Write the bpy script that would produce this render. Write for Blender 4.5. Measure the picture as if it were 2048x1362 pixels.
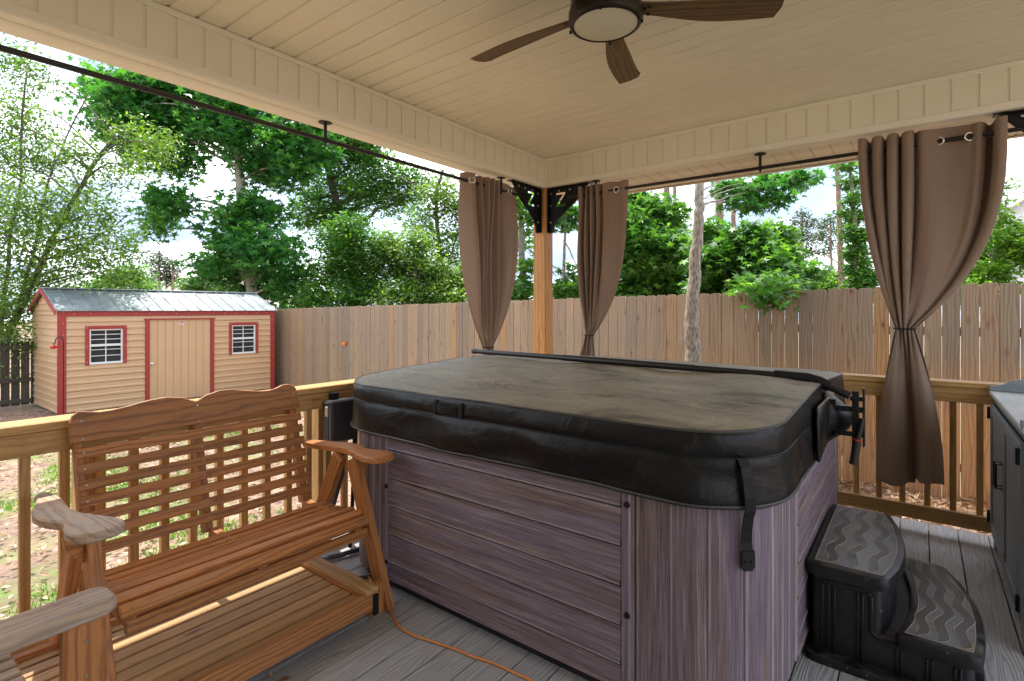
import bpy, math, random
import numpy as np
from mathutils import Vector, Matrix
from mathutils.geometry import tessellate_polygon
random.seed(7); RNG = np.random.default_rng(7)
PI = math.pi; R = math.radians
S = bpy.context.scene; COL = S.collection
for o in list(bpy.data.objects): bpy.data.objects.remove(o)

# ------------------------------------------------------------------ camera, sky, sun
F, CX, HY, CH, YAW = 1061.0, 1024.0, 619.0, 1.41, R(37.56)   # photo geometry (2048 px wide), camera height
FW = Vector((-math.sin(YAW), math.cos(YAW), 0)); RT = Vector((math.cos(YAW), math.sin(YAW), 0))
cam = bpy.data.objects.new('camera', bpy.data.cameras.new('camera')); COL.objects.link(cam)
cam.location = (0, 0, CH); cam.rotation_euler = (R(90), 0, YAW)
cam.data.sensor_width = 36; cam.data.lens = 36 * F / 2048; cam.data.shift_y = -(681 - HY) / 2048
cam.data.clip_start = .02; cam.data.clip_end = 500
S.camera = cam
S.render.resolution_x = 1024; S.render.resolution_y = 681
def P(px, py, d):                      # a place seen at photo pixel (px,py), d metres away
    v = FW * d + RT * ((px - CX) / F * d)
    return Vector((v.x, v.y, CH - (py - HY) / F * d))
EL, AZ = 73, 283
w = bpy.data.worlds.new('World'); S.world = w; w.use_nodes = True
nt = w.node_tree; nt.nodes.clear()
def wn(t, **k):
    n = nt.nodes.new(t)
    for a, b in k.items(): setattr(n, a, b)
    return n
sky = wn('ShaderNodeTexSky', sky_type='NISHITA', sun_disc=False, sun_elevation=R(EL), sun_rotation=R(AZ), air_density=1.2, dust_density=1.5)
tc = wn('ShaderNodeTexCoord'); mp = wn('ShaderNodeMapping'); mp.inputs['Scale'].default_value = (1, 1, 2.2)
n1 = wn('ShaderNodeTexNoise'); n1.inputs['Scale'].default_value = 2.6; n1.inputs['Detail'].default_value = 7; n1.inputs['Roughness'].default_value = .55
cr = wn('ShaderNodeValToRGB'); cr.color_ramp.elements[0].position = .36; cr.color_ramp.elements[1].position = .56
n2 = wn('ShaderNodeTexNoise'); n2.inputs['Scale'].default_value = 4.5; n2.inputs['Detail'].default_value = 5
cr2 = wn('ShaderNodeValToRGB'); cr2.color_ramp.elements[0].color = (2.1, 2.6, 3.6, 1); cr2.color_ramp.elements[1].color = (13.5, 13.5, 13.8, 1)
cr2.color_ramp.elements[0].position = .44; cr2.color_ramp.elements[1].position = .66
mx = wn('ShaderNodeMixRGB'); bg = wn('ShaderNodeBackground'); bg.inputs[1].default_value = .15; wo = wn('ShaderNodeOutputWorld')
L = nt.links.new
L(tc.outputs['Generated'], mp.inputs[0]); L(mp.outputs[0], n1.inputs[0]); L(mp.outputs[0], n2.inputs[0])
L(n1.outputs[0], cr.inputs[0]); L(n2.outputs[0], cr2.inputs[0]); L(cr.outputs[0], mx.inputs[0]); L(sky.outputs[0], mx.inputs[1]); L(cr2.outputs[0], mx.inputs[2])
L(mx.outputs[0], bg.inputs[0]); L(bg.outputs[0], wo.inputs[0])
sl = bpy.data.lights.new('sun', 'SUN'); sl.energy = 2.6; sl.angle = R(.6); sl.color = (1, .96, .89)
so = bpy.data.objects.new('sun', sl); COL.objects.link(so)
sv = Vector((math.sin(R(AZ)) * math.cos(R(EL)), math.cos(R(AZ)) * math.cos(R(EL)), math.sin(R(EL))))
so.rotation_euler = sv.to_track_quat('Z', 'Y').to_euler(); so.location = sv * 40
S.view_settings.view_transform = 'Standard'; S.view_settings.look = 'None'; S.view_settings.gamma = 1
S.view_settings.exposure = 1.38
S.render.engine = 'CYCLES'

# ------------------------------------------------------------------ materials
class NT:
    def __init__(s, name):
        s.m = bpy.data.materials.new(name); s.m.use_nodes = True; s.t = s.m.node_tree; s.t.nodes.clear()
        s.out = s.t.nodes.new('ShaderNodeOutputMaterial')
        s.b = s.t.nodes.new('ShaderNodeBsdfPrincipled'); s.t.links.new(s.b.outputs[0], s.out.inputs[0])
    def l(s, a, b): s.t.links.new(a, b)
    def put(s, sock, v):
        if v is None: return
        if hasattr(v, 'is_linked'): s.l(v, sock)
        elif isinstance(v, (tuple, list)): sock.default_value = v if len(v) == len(sock.default_value) else tuple(v) + (1,)
        else: sock.default_value = v
    def attr(s, n, fac=False):
        a = s.t.nodes.new('ShaderNodeAttribute'); a.attribute_name = n; return a.outputs['Fac' if fac else 'Vector']
    def obj(s): return s.t.nodes.new('ShaderNodeTexCoord').outputs['Object']
    def geo(s): return s.t.nodes.new('ShaderNodeNewGeometry').outputs['Position']
    def map(s, v, sc=(1, 1, 1), loc=(0, 0, 0)):
        m = s.t.nodes.new('ShaderNodeMapping'); s.l(v, m.inputs[0]); m.inputs['Scale'].default_value = sc; s.put(m.inputs['Location'], loc); return m.outputs[0]
    def noise(s, v, sc, det=4, ro=.5, dist=0, col=False):
        n = s.t.nodes.new('ShaderNodeTexNoise'); s.l(v, n.inputs['Vector']); n.inputs['Scale'].default_value = sc
        n.inputs['Detail'].default_value = det; n.inputs['Roughness'].default_value = ro; n.inputs['Distortion'].default_value = dist
        return n.outputs[1 if col else 0]
    def vor(s, v, sc, rnd=1, feat='F1'):
        n = s.t.nodes.new('ShaderNodeTexVoronoi'); n.feature = feat; s.l(v, n.inputs['Vector']); n.inputs['Scale'].default_value = sc; n.inputs['Randomness'].default_value = rnd
        return n.outputs['Distance']
    def math(s, op, a, b=0, c=0):
        n = s.t.nodes.new('ShaderNodeMath'); n.operation = op; s.put(n.inputs[0], a); s.put(n.inputs[1], b); s.put(n.inputs[2], c); return n.outputs[0]
    def vadd(s, a, b):
        n = s.t.nodes.new('ShaderNodeVectorMath'); n.operation = 'ADD'; s.put(n.inputs[0], a); s.put(n.inputs[1], b); return n.outputs[0]
    def sep(s, v):
        n = s.t.nodes.new('ShaderNodeSeparateXYZ'); s.l(v, n.inputs[0]); return n.outputs
    def comb(s, x, y, z):
        n = s.t.nodes.new('ShaderNodeCombineXYZ'); s.put(n.inputs[0], x); s.put(n.inputs[1], y); s.put(n.inputs[2], z); return n.outputs[0]
    def ramp(s, v, stops):
        n = s.t.nodes.new('ShaderNodeValToRGB'); e = n.color_ramp.elements
        while len(e) < len(stops): e.new(.5)
        for i, (p, c) in enumerate(stops):
            e[i].position = p; e[i].color = (c, c, c, 1) if not isinstance(c, tuple) else c + (1,)
        s.l(v, n.inputs[0]); return n.outputs[0]
    def mix(s, f, a, b, mode='MIX'):
        n = s.t.nodes.new('ShaderNodeMixRGB'); n.blend_type = mode; s.put(n.inputs[0], f); s.put(n.inputs[1], a); s.put(n.inputs[2], b); return n.outputs[0]
    def bump(s, h, st=.3, dist=.01):
        n = s.t.nodes.new('ShaderNodeBump'); n.inputs['Strength'].default_value = st; n.inputs['Distance'].default_value = dist
        s.l(h, n.inputs['Height']); s.l(n.outputs[0], s.b.inputs['Normal']); return n
    def fin(s, col=None, rough=None, metal=None, spec=None):
        s.put(s.b.inputs['Base Color'], col); s.put(s.b.inputs['Roughness'], rough)
        if metal is not None: s.b.inputs['Metallic'].default_value = metal
        if spec is not None: s.b.inputs['Specular IOR Level'].default_value = spec
        return s.m

def m_wood(name, light, dark, grey=None, greyamt=0., freq=70, rough=.6, knots=True, fine=1., var=.35, bump=.35, dirt=0.):
    n = NT(name); lc = n.attr('lc'); rnd = n.attr('rnd', True)
    off = n.comb(n.math('MULTIPLY', rnd, 37), n.math('MULTIPLY', rnd, 91), n.math('MULTIPLY', rnd, 53))
    v = n.vadd(lc, off)
    low = n.noise(n.map(v, (.55, 6, 6)), 1.6, 2, .5)
    xyz = n.sep(lc)
    ring = n.math('MULTIPLY_ADD', low, 9 * freq / 70, n.math('MULTIPLY', n.math('ADD', xyz[1], xyz[2]), freq))
    ring = n.math('ADD', ring, n.math('MULTIPLY', n.noise(n.map(v, (3, 14, 14)), 3, 3), 1.5))
    s = n.math('SINE', n.math('MULTIPLY', ring, 4.5))
    s = n.ramp(n.math('MULTIPLY_ADD', s, .5, .5), [(0, 0.), (.5, .10), (.85, .55), (1, .85)])
    streak = n.noise(n.map(v, (2.2, 150 * fine, 150 * fine)), 1.5, 3, .6)
    st = n.ramp(streak, [(.3, 0.), (.7, 1.)])
    g = n.math('MULTIPLY_ADD', st, .35, n.math('MULTIPLY', s, .65))
    col = n.mix(g, light, dark)
    hue = n.math('MULTIPLY', rnd, 97.13); hue = n.math('FRACT', hue)
    br = n.math('MULTIPLY_ADD', hue, var, 1 - var / 2)
    col = n.mix(1, col, n.comb(br, br, br), 'MULTIPLY')
    if knots:
        k = n.vor(n.map(v, (2.2, 9, 9)), 1.0)
        k = n.ramp(k, [(.035, 1.), (.12, 0.)])
        col = n.mix(k, col, (dark[0] * .35, dark[1] * .3, dark[2] * .3))
    if greyamt:
        gm = n.ramp(n.noise(n.map(v, (1.2, 7, 7)), 2.2, 5, .6), [(.62 - .4 * greyamt, 0.), (.72 - .1 * greyamt, 1.)])
        gm = n.math('MULTIPLY', gm, min(1, greyamt + .25))
        gc = n.mix(g, grey, tuple(c * .5 for c in grey))
        col = n.mix(gm, col, gc)
    if dirt:
        dm = n.ramp(n.noise(n.obj(), 9, 6, .7), [(.5, 0.), (.66, 1.)])
        col = n.mix(n.math('MULTIPLY', dm, dirt), col, (.05, .04, .03))
    n.bump(n.math('MULTIPLY_ADD', st, .5, n.math('MULTIPLY', s, -.6)), bump, .004)
    return n.fin(col, rough)

def m_plain(name, c, rough=.5, metal=0, noise=.12, sc=20, bump=.0, spec=None):
    n = NT(name); nz = n.noise(n.obj(), sc, 5, .6)
    k = n.math('MULTIPLY_ADD', nz, noise * 2, 1 - noise)
    col = n.mix(1, c, n.comb(k, k, k), 'MULTIPLY')
    if bump: n.bump(nz, bump, .003)
    r = n.math('MULTIPLY_ADD', nz, .2, rough - .1)
    return n.fin(col, r, metal, spec)

def m_leaf(name, a, b, c, tr=.42):
    n = NT(name); r = n.attr('rnd', True)
    col = n.ramp(r, [(0, a), (.5, b), (.9, c), (1., tuple(x * 1.25 for x in c))])
    n.fin(col, .42, 0, .45)
    t = n.t.nodes.new('ShaderNodeBsdfTranslucent'); n.put(t.inputs[0], n.mix(1, col, (1.5, 1.7, .5), 'MULTIPLY'))
    mxs = n.t.nodes.new('ShaderNodeMixShader'); mxs.inputs[0].default_value = tr
    n.l(n.b.outputs[0], mxs.inputs[1]); n.l(t.outputs[0], mxs.inputs[2]); n.l(mxs.outputs[0], n.out.inputs[0])
    return n.m

M = {}
M['bench'] = m_wood('bench_wood', (.58, .235, .065), (.25, .08, .022), (.42, .29, .17), .15, 60, .6)
M['benchdark'] = m_wood('bench_slat_wood', (.50, .205, .06), (.18, .06, .018), (.28, .18, .10), .18, 60, .6)
M['crest'] = m_wood('crest_wood', (.48, .195, .055), (.17, .058, .018), (.26, .17, .1), .08, 42, .55)
M['orange'] = m_wood('oiled_wood', (.62, .25, .06), (.30, .095, .022), None, 0, 55, .55)
M['armgrey'] = m_wood('weathered_arm_wood', (.52, .36, .235), (.26, .16, .10), (.50, .42, .34), .4, 45, .7)
M['plat'] = m_wood('platform_wood', (.58, .34, .14), (.38, .20, .075), (.45, .32, .19), .25, 60, .62)
M['rail'] = m_wood('railing_wood', (.60, .36, .13), (.40, .20, .05), (.50, .32, .10), .25, 45, .6, dirt=.15)
M['post'] = m_wood('post_wood', (.70, .355, .105), (.36, .135, .03), None, 0, 34, .6)
M['darkfence'] = m_wood('dark_fence_wood', (.085, .065, .045), (.035, .027, .02), (.09, .1, .07), .4, 50, .85)
# fence pickets: weathered grey to fresh orange from board to board
def m_fence():
    n = NT('picket_wood'); lc = n.attr('lc'); rnd = n.attr('rnd', True); v = n.vadd(lc, n.comb(n.math('MULTIPLY', rnd, 37), n.math('MULTIPLY', rnd, 91), 0))
    low = n.noise(n.map(v, (.7, 5, 5)), 1.6, 2); xyz = n.sep(lc)
    ring = n.math('MULTIPLY_ADD', low, 6, n.math('MULTIPLY', xyz[1], 40))
    s = n.ramp(n.math('MULTIPLY_ADD', n.math('SINE', n.math('MULTIPLY', ring, 5)), .5, .5), [(0, 0.), (.5, .2), (1, 1.)])
    st = n.ramp(n.noise(n.map(v, (1.6, 90, 90)), 1.5, 4, .65), [(.3, 0.), (.7, 1.)])
    g = n.math('MULTIPLY_ADD', st, .55, n.math('MULTIPLY', s, .45))
    h = n.math('FRACT', n.math('MULTIPLY', rnd, 97.13))
    ca = n.ramp(h, [(0, (.33, .25, .17)), (.3, (.45, .335, .215)), (.6, (.42, .29, .18)), (.88, (.50, .36, .22)), (.94, (.56, .34, .15)), (1, (.56, .31, .12))])
    wet = n.ramp(n.sep(n.geo())[2], [(0, 1.), (1, 0.)])
    # lower parts stay fresher: sheltered from the weather
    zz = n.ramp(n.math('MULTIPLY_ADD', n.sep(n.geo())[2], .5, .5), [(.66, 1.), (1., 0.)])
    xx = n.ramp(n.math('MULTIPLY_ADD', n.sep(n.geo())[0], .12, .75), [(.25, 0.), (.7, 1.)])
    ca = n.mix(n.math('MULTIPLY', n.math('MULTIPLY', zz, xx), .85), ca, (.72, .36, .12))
    cb = n.mix(1, ca, (.50, .44, .41), 'MULTIPLY')
    col = n.mix(g, ca, cb)
    kv = n.vor(n.map(v, (2.6, 7, 7)), 1.); k = n.ramp(kv, [(.028, 1.), (.075, 0.)]); kh = n.ramp(kv, [(.08, .6), (.18, 0.)]); nx = n.math('ABSOLUTE', n.math('SUBTRACT', n.math('ABSOLUTE', xyz[1]), .038)); nz_ = n.math('ABSOLUTE', n.math('SUBTRACT', n.math('FRACT', n.math('MULTIPLY_ADD', n.sep(n.geo())[2], 1.4286, .16)), .5)); nd = n.math('ADD', n.math('MULTIPLY', nx, 1), n.math('MULTIPLY', nz_, .7)); nl = n.ramp(nd, [(.0035, .8), (.0065, 0.)]); sp_ = n.ramp(n.noise(n.geo(), .55, 5, .6), [(.42, 0.), (.66, .35)]); col = n.mix(sp_, col, (.24, .20, .16)); col = n.mix(nl, col, (.06, .05, .045)); col = n.mix(kh, col, (.24, .12, .06)); col = n.mix(k, col, (.09, .045, .025))
    n.bump(st, .4, .004); return n.fin(col, .8)
M['picket'] = m_fence()
# vinyl
def m_vinyl(name, c, dots=False):
    n = NT(name); o = n.geo(); g = n.noise(n.map(o, (1, 1, 1)), 2.3, 5, .6); f = n.noise(n.map(o, (60, 60, 4)), 6, 2)
    k = n.math('MULTIPLY_ADD', g, .16, .92); col = n.mix(1, c, n.comb(k, k, k), 'MULTIPLY')
    sp = n.ramp(n.noise(o, 55, 2, .5), [(.74, 0.), (.78, 1.)]); col = n.mix(n.math('MULTIPLY', sp, .5), col, (.25, .17, .1))
    if dots:
        x = n.sep(o); a = n.math('MULTIPLY', n.math('SINE', n.math('MULTIPLY', x[0], 520)), n.math('SINE', n.math('MULTIPLY', x[1], 520)))
        band = n.math('SINE', n.math('MULTIPLY', n.math('ADD', x[1], .0), 24))
        d = n.math('MULTIPLY', n.ramp(a, [(.35, 0.), (.55, 1.)]), n.ramp(band, [(.0, 0.), (.05, 1.)]))
        col = n.mix(n.math('MULTIPLY', d, .7), col, (.12, .08, .05))
    n.bump(f, .12, .002); return n.fin(col, .45)
M['vinyl'] = m_vinyl('cream_vinyl', (.83, .77, .61)); M['vinyltrim'] = m_vinyl('cream_trim', (.86, .80, .65)); M['soffit'] = m_vinyl('perforated_vinyl', (.84, .745, .59), True)
M['black'] = m_plain('black_metal', (.007, .007, .008), .42, 0, .3, 40, 0, .35); M['steel'] = m_plain('bolt_steel', (.6, .6, .6), .35, .9); M['screwgrey'] = m_plain('screw_steel', (.35, .33, .3), .4, .8)
M['rod'] = m_plain('dark_rod_metal', (.012, .010, .009), .36, 0, .3, 30); M['chrome'] = m_plain('grommet_metal', (.8, .78, .74), .2, 1)
M['fanmetal'] = m_plain('dark_bronze_metal', (.03, .025, .02), .35, .7, .3, 14); M['blade'] = m_wood('walnut_blade', (.17, .10, .038), (.055, .032, .012), None, 0, 50, .5, knots=False)
def m_globe():
    n = NT('frosted_glass'); n.fin((.66, .62, .47), .35); n.b.inputs['Subsurface Weight'].default_value = .3; n.b.inputs['Subsurface Radius'].default_value = (.02, .02, .02); return n.m
M['globe'] = m_globe()
# composite deck boards
def m_deck():
    n = NT('composite_decking'); lc = n.attr('lc'); rnd = n.attr('rnd', True); v = n.vadd(lc, n.comb(n.math('MULTIPLY', rnd, 37), 0, 0))
    low = n.noise(n.map(v, (1.1, 9, 1)), 1.5, 1.5, .4); y = n.math('ABSOLUTE', n.sep(lc)[1])
    ring = n.math('MULTIPLY_ADD', low, 3.2, n.math('MULTIPLY', y, 26))
    s = n.ramp(n.math('MULTIPLY_ADD', n.math('SINE', n.math('MULTIPLY', ring, 15)), .5, .5), [(.1, 0.), (.5, .75), (.9, 1.)])
    fine = n.noise(n.map(v, (6, 160, 1)), 1.5, 3, .6)
    ha = n.math('FRACT', n.math('MULTIPLY', rnd, 97.13)); k = n.math('MULTIPLY_ADD', ha, .14, .93)
    col = n.mix(s, (.29, .283, .275), (.44, .43, .415)); col = n.mix(n.math('MULTIPLY', fine, .35), col, (.52, .51, .49)); col = n.mix(1, col, n.comb(k, k, k), 'MULTIPLY')
    dm = n.ramp(n.noise(n.geo(), 1.6, 6, .65), [(.48, 0.), (.75, 1.)]); col = n.mix(n.math('MULTIPLY', dm, .35), col, (.20, .165, .13))
    n.bump(n.math('ADD', s, n.math('MULTIPLY', fine, .3)), .35, .003); return n.fin(col, .62)
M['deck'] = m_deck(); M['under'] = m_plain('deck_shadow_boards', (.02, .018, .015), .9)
# hot tub panels
def m_tub():
    n = NT('spa_panel'); lc = n.attr('lc'); rnd = n.attr('rnd', True); v = n.vadd(lc, n.comb(n.math('MULTIPLY', rnd, 37), n.math('MULTIPLY', rnd, 91), n.math('MULTIPLY', rnd, 53)))
    wv = n.noise(n.map(v, (1.8, 9, 9)), 1.3, 3)
    v2 = n.vadd(v, n.comb(0, n.math('MULTIPLY', wv, .028), 0))
    a = n.noise(n.map(v2, (1.5, 60, 60)), 1.0, 6, .74); b = n.noise(n.map(v2, (5, 260, 260)), 1., 4, .7); c = n.noise(n.map(v2, (.9, 22, 22)), 1., 3)
    col = n.ramp(a, [(.28, (.075, .050, .047)), (.44, (.165, .113, .106)), (.55, (.23, .17, .165)), (.72, (.38, .31, .305))])
    purple = n.ramp(c, [(.40, 0.), (.62, 1.)]); col = n.mix(n.math('MULTIPLY', purple, .38), col, (.20, .165, .27))
    rust = n.ramp(c, [(.30, 1.), (.44, 0.)]); col = n.mix(n.math('MULTIPLY', rust, .4), col, (.22, .135, .095))
    ed = n.math('FRACT', n.math('MULTIPLY', n.math('SUBTRACT', .85, n.sep(lc)[1]), 1 / .141)); ed = n.ramp(ed, [(.925, 0.), (.95, .55), (.985, .55), (1., .2)]); col = n.mix(ed, col, (.46, .41, .40))  # pale lip highlight on each plank painted into the colour, doubling as edge wear
    bb = n.ramp(b, [(.32, .55), (.68, 1.45)]); col = n.mix(1, col, bb, 'MULTIPLY')
    sp = n.ramp(n.noise(n.geo(), 90, 2, .5), [(.74, 0.), (.77, 1.)]); col = n.mix(n.math('MULTIPLY', sp, .35), col, (.6, .55, .5))
    n.bump(n.math('MULTIPLY_ADD', a, 1.2, n.math('MULTIPLY', b, .8)), .6, .005); return n.fin(col, .5, 0, .35)
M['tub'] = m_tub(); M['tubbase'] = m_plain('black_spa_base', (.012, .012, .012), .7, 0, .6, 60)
def m_cover():
    n = NT('dusty_cover_vinyl'); o = n.geo(); nz = n.sep(n.t.nodes.new('ShaderNodeNewGeometry').outputs['Normal'])[2]
    a = n.noise(n.map(o, (1.0, 1.9, 1)), 1.5, 9, .68, .9); b = n.noise(n.map(o, (7, 3, 3)), 2.5, 6, .7, .6); c = n.noise(o, 26, 5, .7)
    x = n.sep(o)[0]
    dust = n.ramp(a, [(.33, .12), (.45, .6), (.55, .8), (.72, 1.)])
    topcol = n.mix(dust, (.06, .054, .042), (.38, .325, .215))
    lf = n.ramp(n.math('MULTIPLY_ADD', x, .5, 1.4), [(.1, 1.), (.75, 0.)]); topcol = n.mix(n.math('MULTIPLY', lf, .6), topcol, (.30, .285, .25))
    ridge = n.ramp(n.noise(n.map(o, (1.6, 3.2, 1)), 1.9, 7, .6, 1.6), [(.49, 0.), (.505, 1.), (.53, 0.)])
    sel = n.ramp(n.noise(o, 1.7, 3), [(.48, 0.), (.62, 1.)])
    topcol = n.mix(n.math('MULTIPLY', n.math('MULTIPLY', ridge, sel), .55), topcol, (.60, .46, .26))
    ridge2 = n.ramp(n.noise(n.map(o, (2.2, 3.5, 1), (3, 1, 0)), 1.6, 5, .55, 1.2), [(.48, 0.), (.5, 1.), (.515, 0.)])
    topcol = n.mix(n.math('MULTIPLY', ridge2, .4), topcol, (.05, .045, .04))
    side = n.mix(n.ramp(b, [(.56, 0.), (.82, .32)]), (.0065, .0062, .0062), (.13, .11, .075))
    dots = n.ramp(n.noise(n.map(o, (1, 1, .5)), 70, 3, .6), [(.66, 0.), (.72, 1.)]); side = n.mix(n.math('MULTIPLY', n.math('MULTIPLY', dots, sel), .35), side, (.38, .33, .24))
    up = n.ramp(nz, [(.55, 0.), (.85, 1.)])
    wr = n.noise(n.map(o, (1, 1, 1.6)), 4.2, 3, .5, 1.2); n.bump(n.math('ADD', n.math('MULTIPLY', wr, 1.6), n.math('MULTIPLY_ADD', b, .6, n.math('MULTIPLY', c, .3))), .28, .016)
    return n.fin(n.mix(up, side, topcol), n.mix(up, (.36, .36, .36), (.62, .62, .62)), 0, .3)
M['cover'] = m_cover(); M['vin_black'] = m_plain('black_strap_vinyl', (.009, .009, .009), .5, 0, .4, 30, .3, .3)
M['piping'] = m_plain('cover_piping', (.06, .055, .05), .5)
def m_step(name, c1, c2):
    n = NT(name); o = n.obj(); a = n.ramp(n.noise(n.map(o, (3, 6, 3)), 3, 7, .7, .8), [(.44, 0.), (.75, 1.)])
    dn = n.sep(n.t.nodes.new('ShaderNodeNewGeometry').outputs['Normal'])[2]; up = n.ramp(dn, [(.5, .10), (.9, .8)])
    col = n.mix(n.math('MULTIPLY', a, up), c1, c2)
    sp = n.ramp(n.noise(o, 80, 2, .5), [(.72, 0.), (.75, 1.)]); col = n.mix(n.math('MULTIPLY', sp, .5), col, (.35, .3, .25))
    n.bump(n.noise(o, 160, 3), .15, .002); return n.fin(col, n.math('MULTIPLY_ADD', a, .35, .36), 0, .4)
M['step'] = m_step('black_step_plastic', (.0065, .0065, .008), (.14, .115, .08)); M['tread'] = m_step('grey_tread_plastic', (.10, .096, .092), (.36, .29, .20))
M['wave'] = m_step('grit_band_plastic', (.042, .035, .026), (.17, .13, .085)); M['dustline'] = m_plain('dusty_groove', (.42, .34, .23), .9)
def m_paintwood(name, c, c2):
    n = NT(name); lc = n.attr('lc'); rnd = n.attr('rnd', True); v = n.vadd(lc, n.comb(n.math('MULTIPLY', rnd, 37), n.math('MULTIPLY', rnd, 91), 0))
    a = n.ramp(n.noise(n.map(v, (2, 26, 26)), 1.5, 5, .65), [(.35, 0.), (.7, 1.)]); col = n.mix(a, c, c2)
    g = n.ramp(n.noise(n.map(v, (1, 3, 3)), 2.4, 5, .6), [(.45, 0.), (.75, 1.)]); col = n.mix(n.math('MULTIPLY', g, .4), col, (.22, .21, .18))
    n.bump(a, .2, .002); return n.fin(col, .55)
M['cab'] = m_paintwood('blue_grey_paint', (.20, .245, .275), (.28, .32, .34)); M['cabtop'] = m_paintwood('pale_top_wood', (.40, .41, .38), (.52, .52, .47))
def m_fabric():
    n = NT('brown_curtain_fabric'); lc = n.attr('lc'); wv = n.math('MULTIPLY', n.math('SINE', n.math('MULTIPLY', n.sep(lc)[0], 2600)), n.math('SINE', n.math('MULTIPLY', n.sep(lc)[2], 2600)))
    a = n.noise(n.map(n.geo(), (8, 8, 60)), 4, 3); k = n.math('MULTIPLY_ADD', a, .22, .89); col = n.mix(1, (.40, .285, .21), n.comb(k, k, k), 'MULTIPLY')
    cw = n.noise(n.map(n.geo(), (3, 3, 1.2)), 4, 4, .6, .8); n.bump(n.math('ADD', n.math('MULTIPLY', cw, 5.), n.math('ADD', n.math('MULTIPLY', wv, .3), a)), .5, .003)
    n.fin(col, .85, 0, .2); n.b.inputs['Sheen Weight'].default_value = .25; n.b.inputs['Sheen Roughness'].default_value = .4
    t = n.t.nodes.new('ShaderNodeBsdfTranslucent'); n.put(t.inputs[0], (.42, .27, .19, 1)); mxs = n.t.nodes.new('ShaderNodeMixShader'); mxs.inputs[0].default_value = .22
    n.l(n.b.outputs[0], mxs.inputs[1]); n.l(t.outputs[0], mxs.inputs[2]); n.l(mxs.outputs[0], n.out.inputs[0]); return n.m
M['fabric'] = m_fabric()
M['siding'] = m_vinyl('tan_siding', (.61, .385, .21)); M['red'] = m_plain('red_trim', (.36, .04, .034), .45, 0, .12, 12); M['white'] = m_plain('white_frame', (.78, .78, .76), .4)
def m_metalroof():
    n = NT('galvanised_roof'); o = n.geo(); a = n.ramp(n.noise(n.map(o, (1, 1, 1)), 3.5, 6, .65), [(.42, 0.), (.62, 1.)])
    col = n.mix(a, (.30, .33, .34), (.46, .49, .49)); st = n.ramp(n.noise(n.map(o, (6, 1.2, 6)), 7, 5, .7), [(.62, 0.), (.68, 1.)]); col = n.mix(n.math('MULTIPLY', st, .5), col, (.14, .13, .10))
    return n.fin(col, .42, .45)
M['mroof'] = m_metalroof()
def m_glass():
    n = NT('dark_window_glass'); a = n.noise(n.geo(), 2.5, 3); n.fin(n.mix(a, (.01, .012, .014), (.05, .055, .055)), .08, 0, .6); return n.m
M['glass'] = m_glass()
M['hsiding'] = m_plain('white_house_siding', (.80, .80, .82), .5, 0, .06, 2); M['shingle'] = m_plain('dark_shingle', (.05, .045, .04), .9, 0, .4, 20)
M['ebox'] = m_plain('grey_box_plastic', (.055, .055, .065), .36, 0, .1, 6); M['cord'] = m_plain('orange_cord', (.72, .27, .07), .5, 0, .15, 8); M['redplastic'] = m_plain('red_plastic', (.55, .03, .02), .3)
def m_bark(name, c1, c2, sc=1.):
    n = NT(name); o = n.attr('lc'); v = n.map(o, (30 * sc, 30 * sc, 10 * sc)); a = n.vor(v, 1.); b = n.noise(v, 1.5, 6, .7)
    h = n.math('MULTIPLY_ADD', b, .6, n.math('MULTIPLY', a, .6)); col = n.ramp(h, [(.3, c2), (.55, c1), (.8, tuple(min(1, x * 1.35) for x in c1))])
    n.bump(h, .9, .02); return n.fin(col, .9)
M['bark'] = m_bark('grey_bark', (.24, .20, .16), (.085, .07, .055)); M['pine'] = m_bark('pine_bark', (.27, .175, .125), (.10, .065, .05)); M['darkbark'] = m_bark('dark_bark', (.11, .09, .07), (.04, .03, .025))
M['gumbark'] = m_bark('pale_bark', (.40, .345, .275), (.15, .12, .09), 1.6)
M['lf_gum'] = m_leaf('sweetgum_leaf', (.028, .115, .034), (.058, .20, .05), (.14, .34, .075)); M['lf_olive'] = m_leaf('small_oak_leaf', (.05, .10, .025), (.12, .22, .042), (.26, .38, .07))
M['lf_mid'] = m_leaf('mid_green_leaf', (.035, .10, .026), (.08, .20, .042), (.19, .36, .065)); M['lf_far'] = m_leaf('pine_needle_tuft', (.035, .06, .035), (.07, .11, .05), (.12, .16, .07), .2)
M['lf_lime'] = m_leaf('lime_leaf', (.06, .15, .02), (.12, .25, .03), (.24, .38, .05))

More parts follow.
